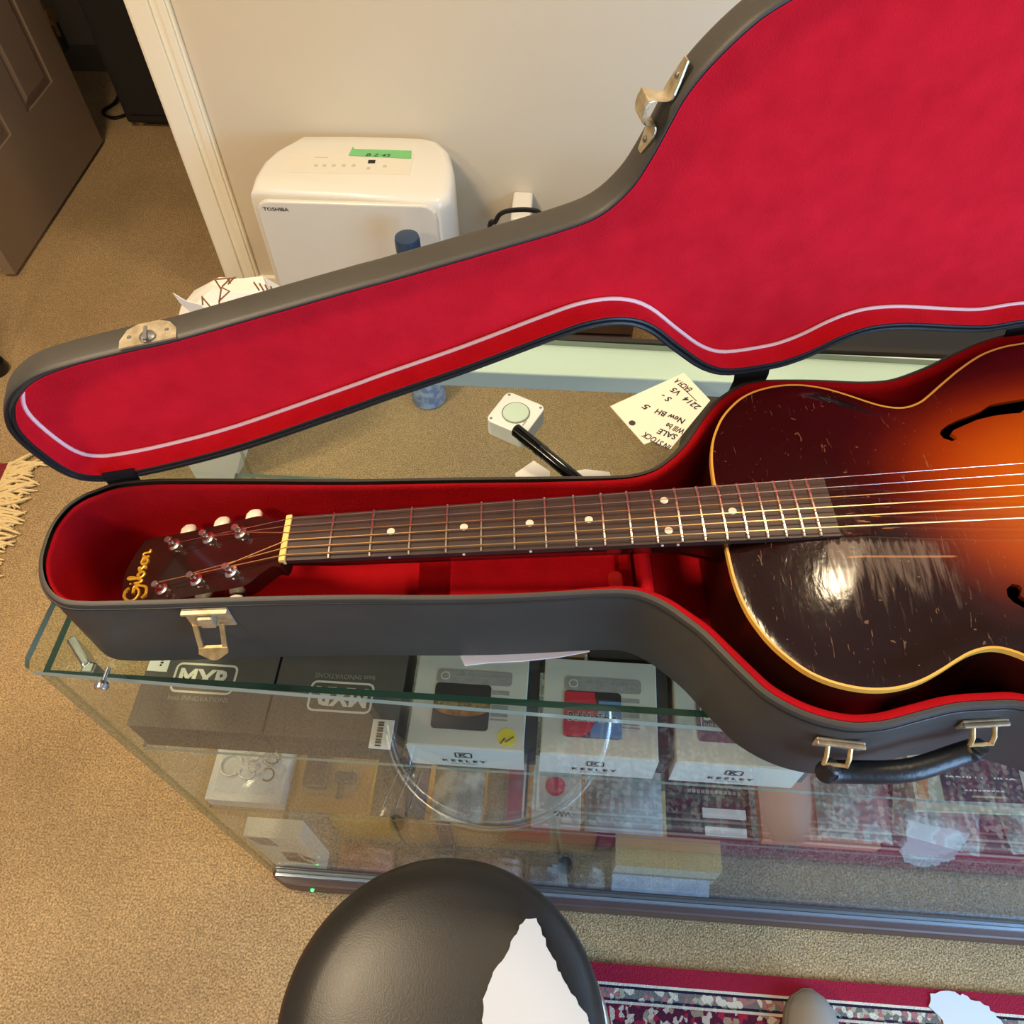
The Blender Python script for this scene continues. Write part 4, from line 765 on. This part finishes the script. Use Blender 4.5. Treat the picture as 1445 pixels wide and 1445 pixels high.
# headstock
TH = math.radians(14)
def hf(s_, v_, hh): return nf(-s_ * math.cos(TH) - hh * math.sin(TH), v_ - .0015, -s_ * math.sin(TH) + hh * math.cos(TH) - .001)
hs = [(.003, -.0215), (.012, -.0225), (.022, -.028), (.031, -.0345), (.040, -.0365), (.06, -.036), (.11, -.0355), (.148, -.0365), (.154, -.033), (.158, -.024), (.161, -.013), (.1625, -.004), (.1625, .004), (.161, .011), (.158, .020), (.1535, .0295), (.148, .0345), (.11, .0325), (.06, .0320), (.043, .0325), (.034, .0320), (.024, .0275), (.012, .0225), (.003, .0215)]
hs2 = [tuple(q) for q in cr(hs, 3, True)]
p = MB(); p.loft([[hf(q[0], q[1], z) for q in hs2] for z in (-.0145, -.001, 0)], caps=True); hd = p.build('headstock', mat('headstock_lacquer', (30, 14, 11), .16, coat=.5, coatr=.08, noise=(40, (44, 22, 16), .25)), GU, smooth=True, local=True)
posts = [(.1165, -.0235), (.083, -.0215), (.0495, -.0205), (.0485, .0175), (.0810, .0195), (.1160, .0205)]      # bass side outer ... treble side outer
for i, (s_, v_) in enumerate(posts):
    p = MB(); p.lathe([(.0062, 0), (.006, .0022), (.0045, .003)], 18, lambda q: hf(s_ + q[0], v_ + q[1], q[2])); p.build('tuner_bushing', M_chrome, hd, smooth=True, local=True)
    p = MB(); p.lathe([(.0033, .002), (.0033, .006), (.0026, .007), (.0033, .008), (.0033, .0105), (.0028, .0112)], 16, lambda q: hf(s_ + q[0], v_ + q[1], q[2])); p.build('tuner_post', mat('nickel_post', (216, 196, 190), .25, 1), hd, smooth=True, local=True)
    sg = 1 if v_ > 0 else -1; e_ = .0365 * sg
    p = MB(); p.lathe([(.0022, -.012), (.0022, .0)], 10, lambda q: hf(s_ + q[0], e_ + sg * q[2], -.011 + q[1])); p.lathe([(.002, 0), (.006, .001), (.008, .004), (.008, .008), (.006, .011), (.002, .012)], 18, lambda q: hf(s_ + q[0], e_ + sg * q[2], -.011 + q[1] * .55)); p.build('tuner_button', M_button, hd, smooth=True, local=True)
# gold script logo, reading across the head from the bass side
strokes = {'G': [(.95, .75), (.8, .98), (.45, .95), (.15, .6), (.12, .2), (.4, 0), (.75, .12), (.9, .42), (.55, .42), (.95, .45), (.98, .1), (.8, -.35), (.4, -.45), (.15, -.25)],
           'i': [(1.0, .1), (1.2, .5), (1.2, .1), (1.35, .05)], 'b': [(1.35, .1), (1.6, .7), (1.65, 1.05), (1.52, .9), (1.5, .2), (1.7, 0), (1.88, .22), (1.75, .45), (1.55, .35)],
           's': [(1.85, .3), (2.1, .5), (2.2, .45), (2.05, .3), (2.22, .12), (2.0, 0)], 'o': [(2.5, .45), (2.35, .3), (2.42, .05), (2.62, .05), (2.66, .35), (2.5, .45), (2.75, .4)],
           'n': [(2.8, .45), (2.82, 0), (2.84, .3), (3.0, .46), (3.1, .35), (3.1, .05), (3.25, .05)]}
p = MB(); S_ = .0158
for k, st in strokes.items():
    p.tube([hf(.1405 + q[1] * S_ * 1.0, -.030 + q[0] * S_, .0003) for q in cr(st, 5)], .00125, 5)
p.tube([hf(.1405 + .82 * S_, -.030 + 1.22 * S_, .0003), hf(.1405 + .70 * S_, -.030 + 1.22 * S_, .0003)], .001, 5)
p.build('script_logo', M_gold, hd, local=True)
# bridge and tailpiece
bz = arch(SL, 0)
p = MB(); p.loft([[(SL + x, v_ * 1.0, bz - .004 + z) for x, z in ((-.006, 0), (.006, 0), (.003, .024), (-.003, .024))] for v_ in np.linspace(-.07, .07, 3)]); p.build('bridge', M_rose, GU, local=True, bevel=.001)
p = MB(); p.box(.74, .752, -.032, .032, bz + .004, bz + .008); p.tube([(.746, -.028, bz + .006), (.80, -.012, bz + .002), (.852, -.006, ZBODY + .006), (.859, -.005, ZBODY - .02)], .002, 6); p.tube([(.746, .028, bz + .006), (.80, .012, bz + .002), (.852, .006, ZBODY + .006), (.859, .005, ZBODY - .02)], .002, 6); p.build('tailpiece', M_chrome, GU, local=True)
for i in range(6):      # bass string nearest the camera
    v0 = -.0178 + .0356 * i / 5; v1 = -.026 + .052 * i / 5; r_ = [.00062, .00055, .00048, .0004, .00034, .0003][i]
    s_, pv = posts[i]; a_ = hf(s_, pv + (.0033 if pv < 0 else -.0033), .0072); zb_ = bz + .0205
    n0_ = nf(0, v0, .0022); 
    p = MB(); p.tube([a_, n0_, (SL, v1, zb_), (.746, v1 * .9, bz + .0085)], r_, 6); p.build('string', M_wound if i < 4 else M_plain, GU, smooth=True, local=True)

# ================================================================ behind the counter
poly = [onz(x, y, .50)[:2] for x, y in [(350, 268), (356, 248), (368, 228), (386, 212), (400, 204), (408, 200), (425, 190), (500, 190), (600, 193), (622, 198), (636, 212), (641, 235), (641, 255), (636, 276), (620, 285), (500, 276), (380, 270)]]
DH = thing('dehumidifier', 'white dehumidifier with green tape on its top standing against the beige wall', 'dehumidifier', (-.44, 1.5, 0))
poly = np.array(poly); cen = poly.mean(0)
yb = poly[:, 1].max(); print('dehum', poly.min(0), poly.max(0))
def sc_(k, z, dy=0.0): return [(cen[0] + (q[0] - cen[0]) * k, cen[1] + (q[1] - cen[1]) * k + dy, z) for q in poly]
p = MB(); p.loft([sc_(.95, .0), sc_(.97, .02), sc_(1, .10), sc_(1, .45), sc_(.997, .478), sc_(.985, .490), sc_(.955, .498), sc_(.91, .501)]); p.build('housing', M_white, DH, smooth=True, angle=50)
yf = poly[:, 1].min()
fx0, fx1 = poly[:, 0].min() + .022, poly[:, 0].max() - .03
p = MB(); p.prism(rrect(fx0, fx1, .05, .494, .03), 0, .012, 0, frame((0, yf + .006, 0), Xv, Zv)); p.build('front_panel', mat('front_white', (222, 219, 210), .3, coat=.3), DH, bevel=.005, seg=3)
yfp = yf - .0062
a = ony(372, 297, yfp); c = ony(408, 298, yfp); text_on('brand_lettering', 'TOSHIBA', a, Xv, Zv, c[0] - a[0], .0085, mat('dark_grey_print', (70, 66, 64), .6), DH, bold=.02)
zt = .5012
pp = quad_px([(398, 243), (578, 247), (584, 216), (408, 216)], zt)
sheet('control_panel', pp, .0006, mat('panel_white', (226, 222, 208), .35), DH)
p = MB()
for i, (x, y) in enumerate([(446, 234), (458, 234), (471, 234), (485, 234), (499, 234), (520, 238), (543, 235)]):
    a = onz(x, y, zt); p.box(a[0] - .004, a[0] + .004, a[1] - .0045, a[1] + .0045, zt + .0006, zt + .001)
a = onz(444, 223, zt); p.box(a[0], a[0] + .03, a[1], a[1] + .003, zt + .0006, zt + .001)
p.build('panel_icons', mat('faint_icon_print', (196, 192, 178), .6), DH)
tq = quad_px([(519, 230.5), (529, 230.5), (530, 226), (520, 226)], zt + .0008); sheet('display_window', tq, .0006, M_dkprint, DH)
tt = sheet('green_tape', quad_px([(492, 219.5), (580, 224), (580.5, 213), (500, 210.5), (498, 207)], zt + .0012), .0008, mat('green_masking_tape', (110, 190, 120), .7, noise=(40, (126, 202, 134), .3)), DH)
a = onz(516, 220.5, zt + .002); text_on('tape_writing', 'B 2 45', a, Xv, Yv, .055, .011, M_ink, DH, shear=.2)
# bottle
bt = thing('water_bottle', 'tall bottle with a dark blue ribbed cap in front of the dehumidifier', 'bottle', (-.335, 1.425, 0))
cc = ony(575.5, 345, 1.405)
bx, by, bz_ = cc[0], 1.405, cc[2]
fb_ = lambda q: (bx + q[0], by + q[1], q[2])
p = MB(); p.lathe([(.036, 0), (.042, .01), (.042, .28), (.038, .33), (.026, .37), (.022, bz_ - .05), (.022, bz_ - .01)], 28, fb_); p.build('bottle_body', pane_mat('blue_tint_plastic', (190, 210, 235), .1, 1.4, .25, (110, 140, 190)), bt, smooth=True)
p = MB(); p.lathe([(.0255, bz_ - .026), (.0262, bz_ - .004), (.0262, bz_ + .012), (.0245, bz_ + .019), (.020, bz_ + .0205)], 32, fb_); p.build('cap', mat('navy_cap', (42, 66, 96), .35), bt, smooth=True)
p = MB(); p.lathe([(.0425, .004), (.0430, .008), (.0430, .11), (.0425, .114)], 28, fb_); p.build('label_sleeve', mottle('blue_mottled_label', (96, 128, 184), (150, 176, 214), 60), bt, smooth=True)
# patterned paper bag
M_line = mat('brown_line_print', (160, 112, 78), .7)
bg = thing('paper_bag', 'white paper bag with brown geometric lines behind the neck end of the lid', 'bag', (-.78, 1.15, 0))
def bagring(z, x0, x1, yc, dep, j=0): return [(x0, yc - dep, z + j), ((x0 + x1) / 2, yc - dep * 1.15, z), (x1, yc - dep, z - j), (x1 + .01, yc, z), (x1, yc + dep, z + j), ((x0 + x1) / 2, yc + dep * .9, z), (x0, yc + dep, z), (x0 - .012, yc, z)]
p = MB(); p.loft([bagring(0, -.845, -.755, 1.16, .045), bagring(.12, -.85, -.70, 1.17, .055), bagring(.30, -.80, -.62, 1.19, .06), bagring(.44, -.745, -.555, 1.21, .05, .01), bagring(.492, -.672, -.585, 1.22, .02, .006)]); p.build('bag_body', mat('bag_paper', (240, 236, 228), .75), bg)
a = [ony(244, 414, 1.16), ony(262, 425, 1.16), ony(282, 430, 1.16), ony(300, 445, 1.16), ony(268, 440, 1.16), ony(254, 428, 1.16)]
p = MB(); n = len(a); p.add([tuple(q) for q in a] + [(q[0], q[1] + .002, q[2]) for q in a], [tuple(range(n)), tuple(range(n, 2 * n))[::-1]] + [(i, (i + 1) % n, n + (i + 1) % n, n + i) for i in range(n)]); p.build('curled_flap', M_paper, bg)
p = MB(); fY = 1.145
def ln(*pts): p.tube([ony(x, y, fY) for x, y in pts], .0016, 5)
ln((303, 394), (312, 408), (309, 428)); ln((303, 394), (333, 392)); ln((312, 405), (324, 411), (309, 425)); ln((286, 420), (296, 432)); ln((322, 401), (331, 391)); ln((314, 404), (325, 393)); ln((325, 400), (321, 393)); ln((285, 418), (286, 430))
for i in range(4): ln((358 + i * 8, 398 + i * 2), (366 + i * 6, 410 + i * 0))
for i in range(5): ln((262 + i * 9, 664 - i * 5), (300 + i * 7, 678 - i * 7))
ln((300, 650), (330, 672)); ln((318, 640), (326, 668)); p.build('line_print', M_line, bg)
# dark furniture seen between lid and counter
am = thing('amplifier', 'black amplifier standing behind the counter right of the case hinge', 'amplifier', (.62, 1.1, 0))
p = MB(); p.box(.27, .97, .95, 1.22, .03, .50); p.build('cabinet_body', M_matblack, am, bevel=.012)
p = MB(); p.box(.30, .94, .944, .95, .06, .40); p.build('grille', mat('black_grille_cloth', (34, 30, 27), .9), am)
p = MB(); p.box(.30, .94, .944, .95, .42, .48); p.build('control_strip', mat('dull_panel', (70, 68, 64), .4, .6), am)
for x in (.30, .94):
    p = MB(); p.box(x - .02, x + .02, .97, 1.2, 0, .03); p.build('foot', M_black, am)
cr_ = thing('wooden_crate', 'dark brown wooden crate on the floor behind the counter', 'crate', (.0, 1.64, 0))
M_crate = mat('dark_brown_wood', (74, 54, 42), .6, noise=(12, (58, 42, 34), .3))
p = MB(); p.box(-.16, .16, 1.575, 1.725, .01, .02); p.build('bottom_board', M_crate, cr_)
for y in (1.56, 1.722):
    for k in range(3): p = MB(); p.box(-.17, .17, y, y + .012, .01 + k * .085, .085 + k * .085); p.build('slat', M_crate, cr_, bevel=.002)
for x in (-.172, .16):
    for k in range(3): p = MB(); p.box(x, x + .012, 1.572, 1.722, .01 + k * .085, .085 + k * .085); p.build('slat', M_crate, cr_, bevel=.002)
t = thing('grey_case', 'small grey case with black clip lying in the wooden crate', 'case', (.06, 1.65, .02)); p = MB(); p.box(.015, .145, 1.58, 1.715, .021, .25); p.build('case_shell', mat('grey_shell', (96, 92, 88), .6), t, bevel=.01); p = MB(); p.box(.10, .125, 1.60, 1.64, .25, .26); p.build('clip', M_black, t, bevel=.002)
p = MB(); a = [ony(x, y, 1.6) for x, y in [(690, 330), (699, 313), (706, 302), (720, 297), (745, 296), (762, 301)]]; pl_ = ony(746, 312, 1.636)
a = [np.array([a[0][0] - .03, 1.6, .006]), np.array([a[0][0] - .012, 1.6, .05])] + a + [np.array([a[-1][0] + .004, 1.615, pl_[2] - .01]), pl_]; p.tube(cr(a, 6), .0055, 8); tag(p.build('power_cable', M_black, smooth=True), 'black cord arching above the lid edge against the wall', 'cable')
pg = thing('wall_plug', 'white plug beside the black cord just above the lid edge', 'plug', ony(738, 306, 1.66)); a = ony(736, 306, 1.66)
p = MB(); p.box(a[0] - .025, a[0] + .022, 1.64, WY, a[2] - .03, a[2] + .008); p.build('plug_body', M_white, pg, bevel=.006)

# ================================================================ rugs, stool, papers, shoe
mr = bpy.data.materials.new('persian_rug'); mr.use_nodes = True; nt = mr.node_tree; B = nt.nodes['Principled BSDF']; lk = nt.links.new; B.inputs['Roughness'].default_value = .95; B.inputs['Specular IOR Level'].default_value = .1
tc = nt.nodes.new('ShaderNodeTexCoord'); sep = nt.nodes.new('ShaderNodeSeparateXYZ'); lk(tc.outputs['Object'], sep.inputs[0])
xe = MN('SUBTRACT', 1.95, sep.outputs[0]); x2 = MN('SUBTRACT', sep.outputs[0], -.06); yd = MN('SUBTRACT', .178, sep.outputs[1]); dd = MN('MINIMUM', yd, MN('MINIMUM', xe, x2))
rp = nt.nodes.new('ShaderNodeValToRGB'); rp.color_ramp.interpolation = 'CONSTANT'; el = rp.color_ramp.elements; stops = [(0, (150, 34, 54)), (.13, (214, 204, 182)), (.15, (34, 32, 52)), (.17, (206, 198, 178)), (.235, (34, 32, 52)), (.255, (214, 204, 182)), (.275, (150, 34, 54)), (.42, (34, 32, 52)), (.45, (206, 198, 178)), (.50, (34, 32, 52)), (.53, (150, 34, 54))]
el[0].position = 0; el[0].color = (*lin(stops[0][1]), 1); el[1].position = stops[-1][0]; el[1].color = (*lin(stops[-1][1]), 1)
for ps, cc in stops[1:-1]: e = el.new(ps); e.color = (*lin(cc), 1)
lk(MN('MULTIPLY', dd, 5.0), rp.inputs[0])
vor = nt.nodes.new('ShaderNodeTexVoronoi'); vor.inputs['Scale'].default_value = 130; lk(tc.outputs['Object'], vor.inputs['Vector']); vr = nt.nodes.new('ShaderNodeValToRGB'); vr.color_ramp.interpolation = 'CONSTANT'; vr.color_ramp.elements[0].color = (*lin((34, 32, 52)), 1); vr.color_ramp.elements[1].position = .34; vr.color_ramp.elements[1].color = (*lin((206, 198, 176)), 1)
for ps, cc in ((.55, (150, 40, 60)), (.72, (150, 146, 120)), (.84, (34, 32, 52))): e = vr.color_ramp.elements.new(ps); e.color = (*lin(cc), 1)
sepc = nt.nodes.new('ShaderNodeSeparateColor'); lk(vor.outputs['Color'], sepc.inputs[0]); lk(sepc.outputs[0], vr.inputs[0])
inb = MN('MULTIPLY', MN('GREATER_THAN', dd, .034), .75)
inb2 = MN('SUBTRACT', 1.0, MN('MULTIPLY', MN('LESS_THAN', MN('ABSOLUTE', MN('SUBTRACT', dd, .0525)), .0035), .75)); mix = nt.nodes.new('ShaderNodeMix'); mix.data_type = 'RGBA'; lk(MN('MULTIPLY', inb, inb2), mix.inputs[0]); lk(rp.outputs[0], mix.inputs[6]); lk(vr.outputs[0], mix.inputs[7]); lk(mix.outputs[2], B.inputs['Base Color'])
bp = nt.nodes.new('ShaderNodeBump'); bp.inputs['Strength'].default_value = .7; bp.inputs['Distance'].default_value = .004; lk(NZ(420, 2), bp.inputs['Height']); lk(bp.outputs[0], B.inputs['Normal'])
p = MB(); p.box(-.06, 1.95, -1.2, .178, 0, .009); tag(p.build('patterned_rug', mr), 'red, navy and cream patterned rug on the floor in front of the counter', 'rug')
rg = thing('fringed_rug', 'dark red rug with cream fringe at the left border', 'rug', (-1.9, .6, 0))
p = MB(); p.add([(-2.8, -.6, 0), (-1.16, -.6, 0), (-1.30, 1.13, 0), (-2.8, 1.02, 0), (-2.8, -.6, .008), (-1.16, -.6, .008), (-1.30, 1.13, .008), (-2.8, 1.02, .008)], [(3, 2, 1, 0), (4, 5, 6, 7), (0, 1, 5, 4), (1, 2, 6, 5), (2, 3, 7, 6), (3, 0, 4, 7)]); p.build('pile', mat('dark_red_pile', (138, 30, 40), .95, noise=(90, (120, 24, 36), .3), bump=(400, .6, .004)), rg)
p = MB()
for i in range(280):
    y = -.1 + 1.23 * i / 279; x = -1.30 + (1.13 - y) * .081; L_ = RNG.uniform(.05, .095); a = RNG.uniform(-.5, .9); e1 = (x + L_ * .5 * math.cos(a), y + L_ * .5 * math.sin(a), .008 + RNG.uniform(0, .008)); b2 = a + RNG.uniform(-.7, .7)
    p.tube(cr([(x - .005, y, .006), e1, (e1[0] + L_ * .5 * math.cos(b2), e1[1] + L_ * .5 * math.sin(b2), .004 + RNG.uniform(0, .004))], 3), [.0045, .005, .0048, .0046, .004, .0034, .0012], 5)
tag(p.build('fringe', mat('cream_yarn', (226, 200, 146), .9, bump=(300, .6, .003)), rg, smooth=True), kind='stuff')
# stool
SZ = .535; sc0 = (onz(390, 1420, SZ) + onz(872, 1420, SZ)) / 2; yt = onz(632, 1207, SZ - .004)[1]; SR = .168
sx_, sy_ = sc0[0] - .006, yt - SR
SL_ = thing('round_stool', 'round black leather stool in front of the counter', 'stool', (sx_, sy_, 0)); fs_ = lambda q: (sx_ + q[0], sy_ + q[1], q[2])
p = MB(); p.lathe([(.15, SZ - .075), (.163, SZ - .07), (.170, SZ - .05), (.1705, SZ - .025), (.166, SZ - .008), (.155, SZ + .003), (.13, SZ + .010), (.09, SZ + .0145), (.04, SZ + .016), (.004, SZ + .0163)], 96, fs_); p.build('seat_cushion', M_leather, SL_, smooth=True, angle=60)
p = MB(); p.tube([fs_((.1708 * math.cos(a), .1708 * math.sin(a), SZ - .048)) for a in np.linspace(0, 6.2832, 72, endpoint=False)], .0022, 6, closed=True); p.build('seat_piping', M_leather, SL_, smooth=True)
p = MB(); p.lathe([(.10, SZ - .082), (.12, SZ - .08), (.12, SZ - .075)], 32, fs_); p.build('seat_plate', M_black, SL_)
RGZ, RGR = .24, .178; rx_, ry_ = -.078, .041
p = MB(); p.tube([(rx_ + RGR * math.cos(a), ry_ + RGR * math.sin(a), RGZ) for a in np.linspace(0, 6.2832, 80, endpoint=False)], .0095, 12, closed=True); p.build('foot_ring', mat('polished_ring', (240, 240, 240), .22, 1), SL_, smooth=True)
for a in (.95, .95 + math.pi / 2, .95 + math.pi, .95 + 1.5 * math.pi):
    ca, sa = math.cos(a), math.sin(a)
    p = MB(); p.tube([(rx_ + .11 * ca, ry_ + .11 * sa, SZ - .078), (rx_ + .160 * ca, ry_ + .160 * sa, RGZ), (rx_ + .188 * ca, ry_ + .188 * sa, .028)], .0095, 12); lg = p.build('leg', M_chrome, SL_, smooth=True)
    p = MB(); p.lathe([(.013, .0092), (.014, .014), (.011, .03)], 14, lambda q: (rx_ + .215 * ca + q[0], ry_ + .215 * sa + q[1], q[2])); p.build('rubber_foot', M_black, lg, smooth=True)
    p = MB(); p.lathe([(.013, -.012), (.0145, 0), (.013, .012)], 14, lambda q: (rx_ + .165 * ca + q[0], ry_ + .165 * sa + q[1], RGZ + q[2])); p.build('leg_collar', M_black, lg, smooth=True)
def torn(name, label, pts, z, curl=.0):
    P = []; n = len(pts)
    for i in range(n):
        a, c = np.array(pts[i], float), np.array(pts[(i + 1) % n], float); m_ = max(2, int(np.linalg.norm(c - a) / 6))
        for k in range(m_): q = a + (c - a) * k / m_; P.append(q + (RNG.uniform(-2.2, 2.2, 2) if k else 0))
    W = [onz(*q, z) for q in P]; return tag(sheet(name, W, .0016, mat('torn_paper_white', (200, 203, 206), .85)), label, 'paper')
torn('torn_paper', 'torn pointed white paper lying on the black stool', [(742, 1297), (757, 1296), (765, 1320), (780, 1352), (800, 1390), (822, 1425), (840, 1460), (690, 1460), (680, 1440), (684, 1405), (696, 1372), (720, 1335), (733, 1306)], SZ + .0172)
torn('torn_paper', 'torn white paper scrap on the patterned rug beside the shoe', [(1312, 1402), (1335, 1398), (1365, 1406), (1395, 1420), (1415, 1445), (1440, 1470), (1345, 1480), (1330, 1440), (1310, 1420)], .0105)
# shoe toe
toe = onz(1141, 1397, .03); so = toe
sh = thing('shoe', 'beige suede slip-on shoe with its toe on the rug edge', 'shoe', (so[0], so[1] - .13, .009))
prof = [(0, .004, .018), (.008, .022, .03), (.025, .034, .042), (.055, .041, .052), (.10, .043, .062), (.15, .038, .075), (.20, .034, .085), (.25, .033, .085), (.272, .028, .08), (.282, .012, .07)]
p = MB(); rings = []
for d, hw_, hh in prof:
    rings.append([(so[0] + .02 * d + hw_ * math.cos(a), so[1] - d, .02 + (hh * max(math.sin(a), 0) ** .75 if math.sin(a) > 0 else 0.006 * math.sin(a))) for a in np.linspace(0, 2 * math.pi, 20, endpoint=False)])
p.loft(rings); p.build('upper', mat('beige_suede', (150, 142, 132), .7, bump=(500, .3, .001)), sh, smooth=True, angle=60)
p = MB(); p.loft([[(so[0] + .02 * d + (hw_ + .003) * s_, so[1] - d + (.003 if d == 0 else 0), z) for s_, z in ((-1, .0092), (1, .0092), (1, .024), (-1, .024))] for d, hw_, hh in prof]); p.build('sole', mat('tan_rubber', (120, 108, 92), .7), sh, smooth=True)
